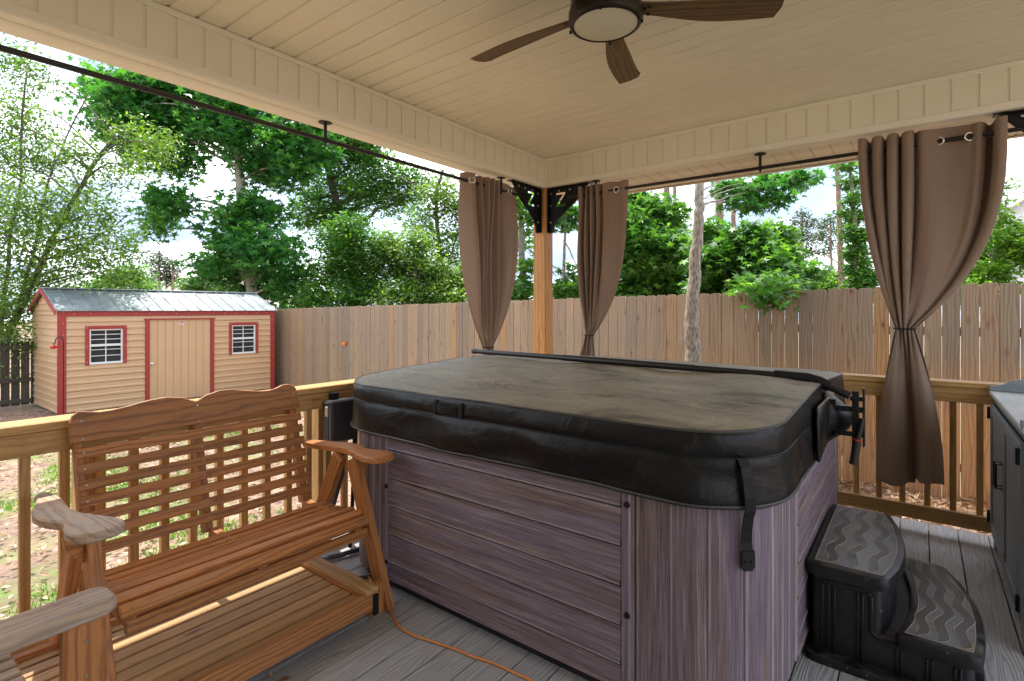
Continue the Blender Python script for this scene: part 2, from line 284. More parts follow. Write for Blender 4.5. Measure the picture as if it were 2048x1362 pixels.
# ------------------------------------------------------------------ mesh builder
class MB:
    def __init__(s): s.v = []; s.f = []; s.lc = []; s.r = []; s.mi = []; s.cur = 0
    def add(s, vs, fs, lcs, rnd):
        b = len(s.v); s.v += [tuple(x) for x in vs]; s.lc += [tuple(x) for x in lcs]; s.r += [rnd] * len(vs)
        s.f += [tuple(b + i for i in f) for f in fs]; s.mi += [s.cur] * len(fs)
    def box(s, lo, hi, c=.002, M4=None, rnd=None, axis=None):
        lo = Vector(lo); hi = Vector(hi); ce = (lo + hi) / 2; h = (hi - lo) / 2; c = min(c, min(h) * .49)
        rnd = random.random() if rnd is None else rnd
        ax = axis if axis is not None else max(range(3), key=lambda i: h[i]); o = [i for i in range(3) if i != ax]
        vs = []; idx = {}
        for sx in (-1, 1):
            for sy in (-1, 1):
                for sz in (-1, 1):
                    for k in range(3):
                        q = [sx * (h[0] - c), sy * (h[1] - c), sz * (h[2] - c)]; q[k] = (sx, sy, sz)[k] * h[k]
                        idx[(sx, sy, sz, k)] = len(vs); vs.append(Vector(q))
        fs = []
        def quad(a, b, cc, d, nrm):
            p = [vs[i] for i in (a, b, cc, d)]; n = (p[1] - p[0]).cross(p[2] - p[1]); fs.append((a, b, cc, d) if n.dot(nrm) > 0 else (d, cc, b, a))
        for k in range(3):
            o1, o2 = [i for i in range(3) if i != k]
            for sg in (-1, 1):
                def key(a, b):
                    t = [0, 0, 0]; t[k] = sg; t[o1] = a; t[o2] = b; return idx[(t[0], t[1], t[2], k)]
                n = Vector((0, 0, 0)); n[k] = sg; quad(key(-1, -1), key(1, -1), key(1, 1), key(-1, 1), n)
        for k in range(3):
            o1, o2 = [i for i in range(3) if i != k]
            for a in (-1, 1):
                for b in (-1, 1):
                    def key(e, kk):
                        t = [0, 0, 0]; t[k] = e; t[o1] = a; t[o2] = b; return idx[(t[0], t[1], t[2], kk)]
                    n = Vector((0, 0, 0)); n[o1] = a; n[o2] = b; quad(key(-1, o1), key(1, o1), key(1, o2), key(-1, o2), n)
        for sx in (-1, 1):
            for sy in (-1, 1):
                for sz in (-1, 1):
                    t = [idx[(sx, sy, sz, k)] for k in range(3)]; n = (vs[t[1]] - vs[t[0]]).cross(vs[t[2]] - vs[t[1]])
                    fs.append(tuple(t) if n.dot(Vector((sx, sy, sz))) > 0 else tuple(t[::-1]))
        lcs = [(q[ax], q[o[0]], q[o[1]]) for q in vs]
        out = [(M4 @ (q + ce)) if M4 else q + ce for q in vs]
        s.add(out, fs, lcs, rnd); return s
    def beam(s, p0, p1, wd, th, up=(0, 0, 1), c=.002, rnd=None):
        p0 = Vector(p0); p1 = Vector(p1); x = (p1 - p0); Ln = x.length; x.normalize(); up = Vector(up)
        y = up.cross(x).normalized(); z = x.cross(y)
        m = Matrix((x, y, z)).transposed().to_4x4(); m.translation = (p0 + p1) / 2
        return s.box((-Ln / 2, -wd / 2, -th / 2), (Ln / 2, wd / 2, th / 2), c, m, rnd, 0)
    def prism(s, pts, th, M4=Matrix(), holes=(), rnd=None, ch=0.):
        rnd = random.random() if rnd is None else rnd
        loops = [[Vector((p[0], p[1], 0)) for p in pts]] + [[Vector((p[0], p[1], 0)) for p in h] for h in holes]
        flat = [p for lp in loops for p in lp]; tris = tessellate_polygon(loops) if holes else [tuple(range(len(flat)))]
        n = len(flat)
        if holes:
            tr = []
            for t in tris:
                a, b, cc = [flat[i] for i in t]; tr.append(t if (b - a).cross(cc - a).z > 0 else t[::-1])
            tris = tr
        area = sum(loops[0][i].x * loops[0][(i + 1) % len(loops[0])].y - loops[0][(i + 1) % len(loops[0])].x * loops[0][i].y for i in range(len(loops[0])))
        vs = []; fs = []
        if ch and not holes:
            lp = loops[0]; k = len(lp); ins = []
            for i in range(k):
                e1 = (lp[i] - lp[i - 1]).normalized(); e2 = (lp[(i + 1) % k] - lp[i]).normalized(); nn = Vector((-(e1.y + e2.y), e1.x + e2.x, 0))
                nn = nn.normalized() if nn.length > 1e-6 else Vector((-e1.y, e1.x, 0)); ins.append(lp[i] + nn * ch * (1 if area > 0 else -1))
            rings = [[p + Vector((0, 0, -th / 2)) for p in ins], [p + Vector((0, 0, -th / 2 + ch)) for p in lp], [p + Vector((0, 0, th / 2 - ch)) for p in lp], [p + Vector((0, 0, th / 2)) for p in ins]]
            for r in rings: vs += r
            for j in range(3):
                for i in range(k):
                    a, b = j * k + i, j * k + (i + 1) % k; q = (a, b, b + k, a + k); fs.append(q if area > 0 else q[::-1])
            top = tuple(range(3 * k, 4 * k)); bot = tuple(range(k))[::-1]; fs += ([top, bot] if area > 0 else [top[::-1], bot[::-1]])
        else:
            vs = [p + Vector((0, 0, th / 2)) for p in flat] + [p - Vector((0, 0, th / 2)) for p in flat]
            for t in tris:
                if not holes and area < 0: t = t[::-1]
                fs.append(tuple(t)); fs.append(tuple(i + n for i in t[::-1]))
            base = 0
            for li, lp in enumerate(loops):
                k = len(lp); ar = sum(lp[i].x * lp[(i + 1) % k].y - lp[(i + 1) % k].x * lp[i].y for i in range(k))
                for i in range(k):
                    a, b = base + i, base + (i + 1) % k; q = (a + n, b + n, b, a); out = (ar > 0) == (li == 0); fs.append(q if out else q[::-1])
                base += k
        s.add([M4 @ p for p in vs], fs, [(p.x, p.y, p.z) for p in vs], rnd); return s
    def tube(s, pts, rad, n=8, cap=True, rnd=None):
        pts = [Vector(p) for p in pts]; rnd = random.random() if rnd is None else rnd
        if not hasattr(rad, '__len__'): rad = [rad] * len(pts)
        vs = []; lcs = []; fs = []; ref = None; acc = 0
        for i, p in enumerate(pts):
            t = (pts[min(i + 1, len(pts) - 1)] - pts[max(i - 1, 0)]).normalized()
            if ref is None: ref = Vector((0, 0, 1)) if abs(t.z) < .9 else Vector((1, 0, 0))
            x = (ref - t * ref.dot(t)).normalized(); y = t.cross(x); ref = x
            if i: acc += (p - pts[i - 1]).length
            for k in range(n):
                a = 2 * PI * k / n; q = x * math.cos(a) + y * math.sin(a); vs.append(p + q * rad[i]); lcs.append((math.cos(a) * rad[i], math.sin(a) * rad[i], acc))
        for i in range(len(pts) - 1):
            for k in range(n):
                a, b = i * n + k, i * n + (k + 1) % n; fs.append((a, b, b + n, a + n))
        if cap: fs.append(tuple(range(n))[::-1]); fs.append(tuple(range((len(pts) - 1) * n, len(pts) * n)))
        s.add(vs, fs, lcs, rnd); return s
    def lathe(s, prof, M4=Matrix(), n=32, rnd=.5):
        vs = []; fs = []; m = len(prof)
        for k in range(n):
            a = 2 * PI * k / n
            for r, z in prof: vs.append(Vector((r * math.cos(a), r * math.sin(a), z)))
        for k in range(n):
            for j in range(m - 1):
                a = k * m + j; b = ((k + 1) % n) * m + j; fs.append((a, b, b + 1, a + 1))
        s.add([M4 @ p for p in vs], fs, [tuple(p) for p in vs], rnd); return s
    def grid(s, fn, nu, nv, rnd=.5, lcf=None, wrap=False):
        vs = []; fs = []; lcs = []
        for j in range(nv + 1):
            for i in range(nu if wrap else nu + 1):
                p = fn(i / nu, j / nv); vs.append(p); lcs.append(lcf(i / nu, j / nv, p) if lcf else p)
        W = nu if wrap else nu + 1
        for j in range(nv):
            for i in range(nu):
                a = j * W + i; b = j * W + (i + 1) % W; fs.append((a, b, b + W, a + W))
        s.add(vs, fs, lcs, rnd); return s
    def build(s, name, mat, parent=None, smooth=None, loc=None):
        me = bpy.data.meshes.new(name)
        off = Vector(loc) if loc is not None else Vector((0, 0, 0))
        me.from_pydata([(v[0] - off.x, v[1] - off.y, v[2] - off.z) for v in s.v] if loc is not None else s.v, [], s.f)
        a = me.attributes.new('lc', 'FLOAT_VECTOR', 'POINT'); a.data.foreach_set('vector', [c for q in s.lc for c in q])
        a = me.attributes.new('rnd', 'FLOAT', 'POINT'); a.data.foreach_set('value', s.r)
        for m in (mat if isinstance(mat, (list, tuple)) else [mat]): me.materials.append(m)
        me.polygons.foreach_set('material_index', s.mi)
        if smooth is not None:
            me.polygons.foreach_set('use_smooth', [True] * len(me.polygons)); me.set_sharp_from_angle(angle=R(smooth))
        me.update()
        o = bpy.data.objects.new(name, me); COL.objects.link(o)
        if loc is not None: o.location = off
        if parent is not None:
            o.parent = parent; o.location = off - world_of(parent)
        return o
def world_of(o):
    p = Vector(o.location)
    while o.parent: o = o.parent; p = p + Vector(o.location)
    return p
def tag(o, label=None, cat=None, group=None, kind=None):
    if label: o['label'] = label
    if cat: o['category'] = cat
    if group: o['group'] = group
    if kind: o['kind'] = kind
    return o
def thing(name, label, cat, loc=(0, 0, 0), group=None):
    o = bpy.data.objects.new(name, None); COL.objects.link(o); o.location = loc; o.empty_display_size = .1
    return tag(o, label, cat, group)
def lerp(a, b, t): return a + (b - a) * t
def interp(x, tab):
    if x <= tab[0][0]: return tab[0][1]
    for (a, b), (c, d) in zip(tab, tab[1:]):
        if x <= c: return lerp(b, d, (x - a) / (c - a))
    return tab[-1][1]
def sm(x): x = max(0, min(1, x)); return x * x * (3 - 2 * x)
def clip_rect(poly, x0, y0, x1, y1):
    def cl(P_, f, inter):
        out = []
        for i in range(len(P_)):
            a, b = P_[i - 1], P_[i]
            if f(b):
                if not f(a): out.append(inter(a, b))
                out.append(b)
            elif f(a): out.append(inter(a, b))
        return out
    for ax, v, sg in ((0, x0, 1), (0, x1, -1), (1, y0, 1), (1, y1, -1)):
        if not poly: return poly
        poly = cl(poly, lambda p: (p[ax] - v) * sg >= 0, lambda a, b: tuple(lerp(a[k], b[k], (v - a[ax]) / (b[ax] - a[ax])) for k in (0, 1)))
    return poly

# ------------------------------------------------------------------ ground
GZ = -.43
def m_ground():
    n = NT('lawn_ground'); o = n.geo(); a = n.noise(o, .9, 7, .62); b = n.noise(o, 9, 6, .75); c = n.noise(n.map(o, (14, 30, 14)), 4, 4, .7)
    straw = n.ramp(b, [(.3, (.16, .095, .06)), (.5, (.33, .21, .145)), (.64, (.46, .32, .225)), (.78, (.66, .54, .43))])
    soil = n.ramp(n.noise(o, 1.7, 4), [(.35, 0.), (.65, .6)]); straw = n.mix(soil, straw, (.16, .11, .08))
    grass = n.ramp(c, [(.3, (.05, .11, .015)), (.55, (.13, .25, .035)), (.75, (.26, .38, .07))])
    gm = n.math('MULTIPLY', n.ramp(a, [(.52, 0.), (.62, .8)]), n.ramp(b, [(.38, .25), (.58, 1.)]))
    n.bump(b, .6, .03); return n.fin(n.mix(gm, straw, grass), .95)
M['ground'] = m_ground()
g = MB(); g.grid(lambda u, v: (lerp(-110, 110, u), lerp(-110, 110, v), GZ + .02 * math.sin(u * 190) * math.cos(v * 170)), 120, 120)
tag(g.build('ground', M['ground'], smooth=60), kind='structure')

# fallen leaves and pine straw on the ground and grass tufts: nobody could count them
def scatter(name, label, cat, n, region, shape, mat, zf):
    vs = []; fs = []; rr = []
    for i in range(n):
        x, y = region(); a = random.random() * 6.28; ca, sa = math.cos(a), math.sin(a); z = zf(x, y); b = len(vs)
        q = shape(); rr += [random.random()] * len(q); vs += [(x + p[0] * ca - p[1] * sa, y + p[0] * sa + p[1] * ca, z + p[2]) for p in q]; fs.append(tuple(range(b, len(vs))))
    me = bpy.data.meshes.new(name); me.from_pydata(vs, [], fs); me.attributes.new('rnd', 'FLOAT', 'POINT').data.foreach_set('value', rr); me.materials.append(mat)
    o = bpy.data.objects.new(name, me); COL.objects.link(o); return tag(o, label, cat, kind='stuff')
M['straw'] = m_leaf('dry_leaf', (.20, .10, .05), (.38, .22, .12), (.62, .45, .32), .1)
M['blade_g'] = m_leaf('grass_blade', (.07, .15, .02), (.15, .30, .04), (.28, .45, .08), .4)
from mathutils import noise as mnoise
def gn(x, y): return mnoise.fractal(Vector((x * .8, y * .8, 3.1)), 1, 2, 4)
def reg_l(): return random.uniform(-12.5, -3.0), random.uniform(-1.5, 6.5)
def reg_b(): return random.uniform(-3, 4), random.uniform(4.5, 6.55)
def leafq():
    s = random.uniform(.012, .038); w_ = s * random.uniform(.25, .6); return [(-s, 0, .02), (0, -w_, .02 + random.random() * .02), (s, 0, .03), (0, w_, .02 + random.random() * .012)]
scatter('leaf_litter', 'dry brown leaves and straw lying over the bare lawn', 'leaf litter', 16000, reg_l, leafq, M['straw'], lambda x, y: GZ)
def needle():
    s = random.uniform(.04, .1); return [(-s, -.002, .02), (s, -.002, .02 + random.random() * .05), (s, .002, .02 + random.random() * .05), (-s, .002, .02)]
scatter('pine_straw', 'orange pine straw and dry leaves along the foot of the fence', 'pine straw', 9000, reg_b, lambda: needle() if random.random() < .6 else leafq(), M['straw'], lambda x, y: GZ + random.random() * .03)
pts = []
while len(pts) < 30000:
    x, y = reg_l()
    if gn(x, y) > .12 + random.random() * .35: pts.append((x, y))
itp = iter(pts)
def bladeq():
    h = random.uniform(.015, .05); w_ = .005; t = random.uniform(-.03, .03); return [(-w_, 0, 0), (w_, 0, 0), (w_ * .8 + t * .5, t * .3, h * .6), (t, t, h)]
scatter('grass', 'short green grass growing in patches on the lawn', 'grass', len(pts), lambda: next(itp), bladeq, M['blade_g'], lambda x, y: GZ)

# ------------------------------------------------------------------ deck
XB, YB = -2.88, 4.27                      # inner faces of the porch beams
d = MB(); y0, y1 = -1.6, 4.45; x = -3.02
while x < 2.6:
    ce = Vector((x + .07, (y0 + y1) / 2, -.0125)); rr = random.random()
    vv = len(d.v); d.box((x, y0, -.025), (x + .1405, y1, 0), .002, rnd=rr)
    for k in range(vv, len(d.v)): d.lc[k] = (d.v[k][1], d.v[k][0] - ce.x, d.v[k][2])
    x += .146
dk = tag(d.build('deck', M['deck']), kind='structure')
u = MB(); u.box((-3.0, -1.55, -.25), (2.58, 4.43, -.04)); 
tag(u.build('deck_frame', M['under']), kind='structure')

# ------------------------------------------------------------------ porch
porch = thing('porch', 'covered porch with cream vinyl ceiling and beams over the deck', 'porch', (XB, YB, 0))
ZC, ZB = 2.87, 2.59; XE, YE = 1.9, -.7
c = MB()
y = YB
while y > YE:                               # ceiling planks with a stepped groove
    c.box((XB - .1, y - .1165, ZC), (XE, y, ZC + .016), .005); c.box((XB - .1, y - .133, ZC + .009), (XE, y - .112, ZC + .02), .001)
    y -= .1305
c.build('ceiling', M['vinyl'], porch)
def beam_face(name, along, length, pitch, z0, z1):
    b = MB(); b.box(*((((XB - .21, YE, z0 + .005), (XB - .006, YB + .13, z1))) if along == 'y' else ((XB - .006, YB + .006, z0 + .005), (XE, YB + .15, z1))), .002)
    t = 0.; i = 0
    while t < length:
        w1 = min(t + pitch - .013, length)
        if along == 'y':
            b.box((XB - .006, YB - w1, z0 + .04), (XB, YB - t, z1 - .03), .0025, axis=2)
        else:
            b.box((XB + t, YB, z0 + .04), (XB + w1, YB + .006, z1 - .03), .0025, axis=2)
        t += pitch
    o = b.build(name, M['vinyl'], porch)
    tr = MB()
    for (a, c_, pr) in ((z1 - .033, z1 - .001, .010), (z0, z0 + .043, .012)):
        if along == 'y': tr.box((XB - .004, YE, a), (XB + pr, YB, c_), .004)
        else: tr.box((XB, YB - pr, a), (XE, YB + .004, c_), .004)
    if along == 'y': tr.box((XB - .06, YE, z0 - .004), (XB + .006, YB, z0 + .006), .003); tr.box((XB - .215, YE, z0 - .002), (XB - .07, YB + .2, z0 + .006), .002)
    else: tr.box((XB, YB - .008, z0 - .004), (XE, YB + .06, z0 + .006), .003)
    tr.build('beam_trim', M['vinyltrim'], o); return o
bl = beam_face('beam', 'y', YB - YE, .129, ZB, ZC); br_ = beam_face('beam', 'x', XE - XB, .132, ZB + .005, ZC)
cr_ = MB(); cr_.box((XB - .008, YB - .02, ZB + .02), (XB + .02, YB + .008, ZC - .004), .004, axis=2); cr_.build('corner_trim', M['vinyltrim'], porch)
sf = MB(); x = XB - .25
while x < XE + .1:
    sf.box((x, YB + .062, ZB + .020), (x + .124, YB + .76, ZB + .028), .002, axis=1); sf.box((x + .12, YB + .062, ZB + .027), (x + .133, YB + .76, ZB + .035), .001, axis=1); x += .1305
sf.build('soffit', M['soffit'], porch)
fa = MB(); fa.box((XB - .25, YB + .76, ZB + .014), (XE + .1, YB + .775, ZB + .2), .002); fa.box((XB - .25, YB + .745, ZB + .008), (XE + .1, YB + .78, ZB + .014), .001)
fa.box((XB - .235, YE, ZB + .01), (XB - .215, YB + .755, ZB + .32), .004)
fa.build('fascia', M['vinyltrim'], porch)
rf = MB(); rf.box((XB - .36, YE - .1, ZC + .05), (XE + .15, YB + .78, ZC + .12), .004); rf.build('roof', M['shingle'], porch)
hw_ = MB(); z = 0.
while z < ZC: hw_.box((XB - .2, YE - .25, z), (XE + .15, YE - .08 - .0, z + .10), .004, axis=0); hw_.box((XB - .2, YE - .25, z + .095), (XE + .15, YE - .092, z + .121), .002, axis=0); z += .12
hw_.build('house_wall', M['vinyl'], porch)
pp = MB(); pp.box((XB - .14, YB, 0), (XB, YB + .14, ZB + .0), .006); post = pp.build('post', M['post'], porch)
pn = MB(); pn.box((XB - .036, YB - .014, ZB - .02), (XB + .006, YB + .03, ZB + .045), .003); pn.build('post_tip', M['post'], post)
pp = MB(); pp.box((.82, YB, 0), (.96, YB + .14, ZB), .006); pp.build('post', M['post'], porch)
# brackets with a Z cut through the plate
def bracket(org, ex, px_off, H=.43, W_=.44):
    ez = Vector((0, 0, 1)); ex = Vector(ex); en = ex.cross(ez)
    m = Matrix((ex, ez, en)).transposed().to_4x4(); m.translation = Vector(org)
    n_ = 14; curve = []
    for i in range(n_ + 1):
        t = i / n_; a = t * PI / 2; curve.append((W_ - .05 - (W_ - .11) * math.sin(a), -H + .06 + (H - .075) * (1 - math.cos(a)) ))
    # quarter curve, hollow towards the open corner
    cv = []
    for i in range(n_ + 1):
        a = i / n_ * PI / 2; cv.append((W_ - (W_ - .10) * math.sin(a), -H + (H - .015) * math.cos(a)))
    tb = [(1, .13), (.86, .15), (.71, .25), (.55, .44), (.38, .68), (.2, .85), (.1, .93), (.03, 1)]
    out = [(0, 0), (0, -H)] + [(W_ * b_, -H * a_) for a_, b_ in tb] + [(W_, 0)]
    zx, zy, s_ = .135, -.118, .052; sg = 1 if px_off > 0 else -1
    Z = [(-s_, s_), (s_, s_), (s_, s_ * .72), (-s_ * .45, -s_ * .72), (s_, -s_ * .72), (s_, -s_), (-s_, -s_), (-s_, -s_ * .72), (s_ * .45, s_ * .72), (-s_, s_ * .72)]
    Z = [(zx + sg * a, zy + b * 1.3) for a, b in Z]
    b = MB(); b.prism(out, .006, m, [Z])
    def lb(a, c_): b.box(a, c_, .001, m)
    lb((0, -.006, -.036), (W_ + .03, 0, .036)); lb((-.000, -H, -.036), (.006, 0, .036)); lb((.012, -H, .003), (.05, -.01, .008))
    o = b.build('corner_bracket', M['black'], porch)
    for q in ((.025, -.05), (.025, -.17), (.025, -.33), (.12, -.035), (.24, -.035), (.34, -.032)):
        for sd in (-1, 1):
            bo = MB(); mm = m @ Matrix.Translation((q[0], q[1], sd * .003)); bo.lathe([(0, sd * .010), (.008, sd * .009), (.011, sd * .001)][::sd], mm, 8); bo.build('bolt', M['steel'], o, smooth=40)
    return o
bracket((XB - .07, YB, ZB - .002), (0, -1, 0), -1); bracket((XB, YB + .07, ZB - .002), (1, 0, 0), 1); bracket((.82, YB + .07, ZB - .002), (-1, 0, 0), -1)

# ------------------------------------------------------------------ curtain rods
def rod(name, label, a, b, flanges, joints):
    a = Vector(a); b = Vector(b); t = thing(name, label, 'curtain rod', a, 'curtain rods under the porch beams')
    m = MB(); m.tube([a, b], .0135, 14)
    for j in joints: q = a.lerp(b, j); dr = (b - a).normalized(); m.tube([q - dr * .02, q + dr * .02], .0155, 14)
    m.build('pole', M['rod'], t, smooth=40)
    for f in flanges:
        q = a.lerp(b, f); m = MB(); h = ZB - q.z
        m.lathe([(0, h), (.042, h), (.042, h - .006), (.012, h - .012), (.0105, h - .02), (.0105, .012), (.017, .010), (.017, -.012), (.006, -.02), (.006, -.034), (0, -.034)][::-1], Matrix.Translation(q), 20)
        m.build('ceiling_flange', M['black'], t, smooth=40)
    return t
XR, ZR, YR = -2.966, 2.475, 4.335
rod('curtain_rod', 'long black curtain rod running from the left edge to the corner curtain', (XR, -.6, ZR), (XR, 4.03, ZR), [(1.93 + .6) / 4.63, (3.70 + .6) / 4.63], (.62,))
rod('curtain_rod', 'black curtain rod above the back railing between two tied curtains', (-2.66, YR, 2.482), (.95, YR, 2.482), [(-2.36 + 2.66) / 3.61, (-.96 + 2.66) / 3.61, (.40 + 2.66) / 3.61], (.38,))

# ------------------------------------------------------------------ curtains
def curtain(name, label, top, tie, zt, ztie, zb, sL, sR, bot, spline_n=160, grom=(), nm=None, wid=.075, amp=.018):
    """top: plan points (x,y) of the hem; tie (x,y); bot: plan points of the lower hem"""
    def smooth_path(pts, n):
        d_ = [0]; 
        for a, b in zip(pts, pts[1:]): d_.append(d_[-1] + math.dist(a, b))
        out = []; ext = [pts[0]] + list(pts) + [pts[-1]]; 
        for i in range(n + 1):
            s_ = d_[-1] * i / n; k = max(j for j in range(len(pts)) if d_[j] <= s_ + 1e-9); k = min(k, len(pts) - 2); t = (s_ - d_[k]) / max(1e-6, d_[k + 1] - d_[k])
            p0, p1, p2, p3 = ext[k], ext[k + 1], ext[k + 2], ext[k + 3]
            out.append(tuple(.5 * ((2 * p1[a]) + (-p0[a] + p2[a]) * t + (2 * p0[a] - 5 * p1[a] + 4 * p2[a] - p3[a]) * t * t + (-p0[a] + 3 * p1[a] - 3 * p2[a] + p3[a]) * t ** 3) for a in (0, 1)))
        return out
    T = smooth_path(top, spline_n); B = smooth_path(bot, spline_n)
    ax = Vector((T[-1][0] - T[0][0], T[-1][1] - T[0][1])).normalized(); nr = Vector((-ax.y, ax.x))
    N = spline_n; rows = 90; rb = 46
    tq = Vector(tie); ts = [(Vector(p) - tq).dot(ax) for p in T]; lo, hi = min(ts), max(ts)
    def tiept(u):
        q = wid * (u - .5); f = math.sin(u * 2 * PI * 5.5) * amp * .9; return tq + ax * q + nr * f
    def fn(u, v):
        i = min(N, int(round(u * N))); t = v * (rows + rb)
        if t <= rows:
            h = t / rows; a = (ts[i] - lo) / (hi - lo); p_ = lerp(sL, sR, a); s_ = h ** p_ ; s_ = lerp(s_, sm(h) ** (p_ * .5 + .5) if h > .8 else s_, .0)
            q = Vector(T[i]).lerp(tiept(u), s_)
            q += nr * (math.sin(u * 2 * PI * 5.5 + 1.2 * math.sin(h * 3)) * amp * 1.5 * math.sin(min(1, h * 1.1) * PI) * (.25 + .9 * h))
            q += nr * .012 * math.sin(u * 9 + h * 7)
            z = lerp(zt, ztie, h) - .05 * math.sin(PI * a) * 0 + .012 * math.sin(u * 40) * (1 - h) ** 6 * .4
            sag = -.0
            return (q.x, q.y, z + sag)
        h = (t - rows) / rb; s_ = 1 - (1 - h) ** 1.9
        q = tiept(u).lerp(Vector(B[i]), s_) + nr * math.sin(u * 2 * PI * 3.5 + .6) * .014 * (1 - s_)
        return (q.x, q.y, lerp(ztie, zb + .05 * sm((u - .55) * 8) + .008 * math.sin(u * 23), h))
    Wd = sum(math.dist(a, b) for a, b in zip(top, top[1:]))
    root = thing(name, label, 'curtain', (tie[0], tie[1], zt), 'brown tied curtains round the porch')
    m = MB(); m.grid(fn, N, rows + rb, lcf=lambda u, v, p: (u * Wd, 0, p[2])); cl = m.build('cloth', M['fabric'], root, smooth=180)
    md = cl.modifiers.new('s', 'SOLIDIFY'); md.thickness = .0022
    hm = MB()
    hm.tube([(lambda p: (p[0], p[1], p[2] + 0))(fn(k / N, .055)) for k in range(0, N + 1, 2)], .0016, 4); hm.build('top_hem', M['fabric'], cl)
    t = MB(); pr = [];
    for k in range(25):
        a = 2 * PI * k / 24; q = tq + ax * math.cos(a) * (wid * .5 + .010) + nr * math.sin(a) * (amp + .012); pr.append((q.x, q.y, ztie + .003 * math.sin(a)))
    t.tube(pr, .0045, 6, False); t.build('tie_cord', M['black'], root, smooth=60)
    for (gx, gy, nx, ny) in grom:
        gm = MB(); m4 = Vector((nx, ny, 0)).to_track_quat('Z', 'Y').to_matrix().to_4x4(); m4.translation = Vector((gx, gy, ZR + .006))
        ring = []
        for k in range(9): a = 2 * PI * k / 8; ring.append((.0245 + .0055 * math.cos(a), .004 * math.sin(a)))
        gm.lathe(ring[::-1], m4, 24); gm.build('grommet', M['chrome'], root, smooth=60)
    return root
# left curtain hangs on the left rod (runs along y)
c1 = [(XR - .05, 3.215), (XR - .01, 3.235), (XR + .045, 3.28), (XR + .03, 3.33), (XR - .05, 3.36), (XR + .04, 3.40), (XR - .05, 3.44), (XR + .045, 3.475), (XR - .05, 3.51), (XR + .045, 3.545), (XR - .05, 3.58), (XR + .05, 3.62), (XR - .04, 3.66), (XR + .01, 3.72), (XR + .02, 3.80), (XR - .0, 3.90), (XR - .03, 3.96)]
curtain('curtain', 'brown curtain left of the corner post with a pale sunlit edge', c1, (XR, 3.52), 2.54, 1.085, .25, 3.6, 4.2, [(XR - .02, 3.38), (XR + .03, 3.44), (XR - .03, 3.5), (XR + .03, 3.56), (XR - .03, 3.62), (XR, 3.68)], wid=.11,
        grom=[(XR + .03, 3.275, .75, -.65), (XR + .02, 3.80, 1, .05)])
c2 = [(-2.545, YR + .03), (-2.535, YR - .03), (-2.50, YR - .045), (-2.475, YR + .04), (-2.445, YR - .045), (-2.42, YR + .04), (-2.39, YR - .045), (-2.365, YR + .04), (-2.335, YR - .045), (-2.31, YR + .03), (-2.28, YR - .03), (-2.22, YR - .02), (-2.15, YR - .012), (-2.08, YR - .02), (-2.05, YR + .02)]
curtain('curtain', 'narrow brown curtain right of the corner post, pinched low behind the spa', c2, (-2.41, 4.30), 2.555, 1.175, .25, 4.5, 3.2, [(-2.56, 4.20), (-2.5, 4.25), (-2.45, 4.18), (-2.40, 4.25), (-2.34, 4.18), (-2.28, 4.22)], wid=.085, grom=[(-2.15, YR - .012, .05, -1)])
c3 = [(-.335, YR + .02), (-.33, YR - .055), (-.295, YR - .06), (-.27, YR + .045), (-.245, YR - .06), (-.205, YR - .06), (-.185, YR + .045), (-.165, YR - .055), (-.125, YR - .06), (-.105, YR + .045), (-.085, YR - .05), (-.045, YR - .055), (-.025, YR + .03), (0, YR - .03), (.05, YR - .03), (.095, YR - .002), (.17, YR + .026), (.245, YR - .002), (.285, YR - .035), (.315, YR + .01), (.335, YR + .10), (.352, YR + .10), (.362, YR - .05), (.385, YR - .075), (.41, YR - .05), (.415, YR + .02)]
curtain('curtain', 'wide brown curtain on the right, knotted and hanging over the back railing', c3, (-.075, 4.19), 2.56, 1.29, .31, 2.1, 2.9, [(-.225, 4.15), (-.18, 4.10), (-.12, 4.10), (-.07, 4.15), (-.05, 4.24), (-.03, 4.25), (-.01, 4.12), (.02, 4.06), (.07, 4.06), (.115, 4.12)], spline_n=220, wid=.10, amp=.022,
        grom=[(.095, YR - .004, -.4, -1), (.245, YR - .004, .4, -1)])

# ------------------------------------------------------------------ railings
def railing(name, label, ax, zt, x0, x1, pos, inner, first, pitch, posts):
    """ax 'y': runs along y at x=pos (inner face); 'x': along x at y=pos"""
    t = thing(name, label, 'railing', ((pos, x0, 0) if ax == 'y' else (x0, pos, 0)), 'railings round the deck')
    def bx(a0, a1, o0, o1, z0, z1, nm, c_=.003, axis=None):
        m = MB()
        if ax == 'y': m.box((pos + inner * o1, a0, z0), (pos + inner * o0, a1, z1), c_, axis=axis) if inner < 0 else m.box((pos + o0, a0, z0), (pos + o1, a1, z1), c_, axis=axis)
        else: m.box((a0, pos + o0, z0), (a1, pos + o1, z1), c_, axis=axis)
        return m.build(nm, M['rail'], t)
    bx(x0, x1, -.004, .135, zt - .036, zt, 'top_rail', .004); bx(x0, x1, .0, .036, zt - .126, zt - .038, 'top_rail'); bx(x0, x1, 0, .036, .075, .163, 'bottom_rail')
    q = first
    while q < x1: bx(q - .0165, q + .0165, .038, .071, .085, zt - .038, 'baluster', .002, 2); q += pitch
    for p_ in posts: bx(p_ - .045, p_ + .045, .073, .163, -.1, zt - .038, 'railing_post', .004, 2)
    return t
railing('deck_railing', 'sunlit wooden railing behind the slatted bench', 'y', .965, -1.2, 4.24, -2.74, -1, .485 - .122 * 13, .122, (-.62, .70, 1.83, 3.1))
railing('deck_railing', 'wooden back railing behind the knotted curtain and steps', 'x', .965, -2.73, 2.0, 4.25, 1, -2.62, .1265, (-1.2, 1.3))

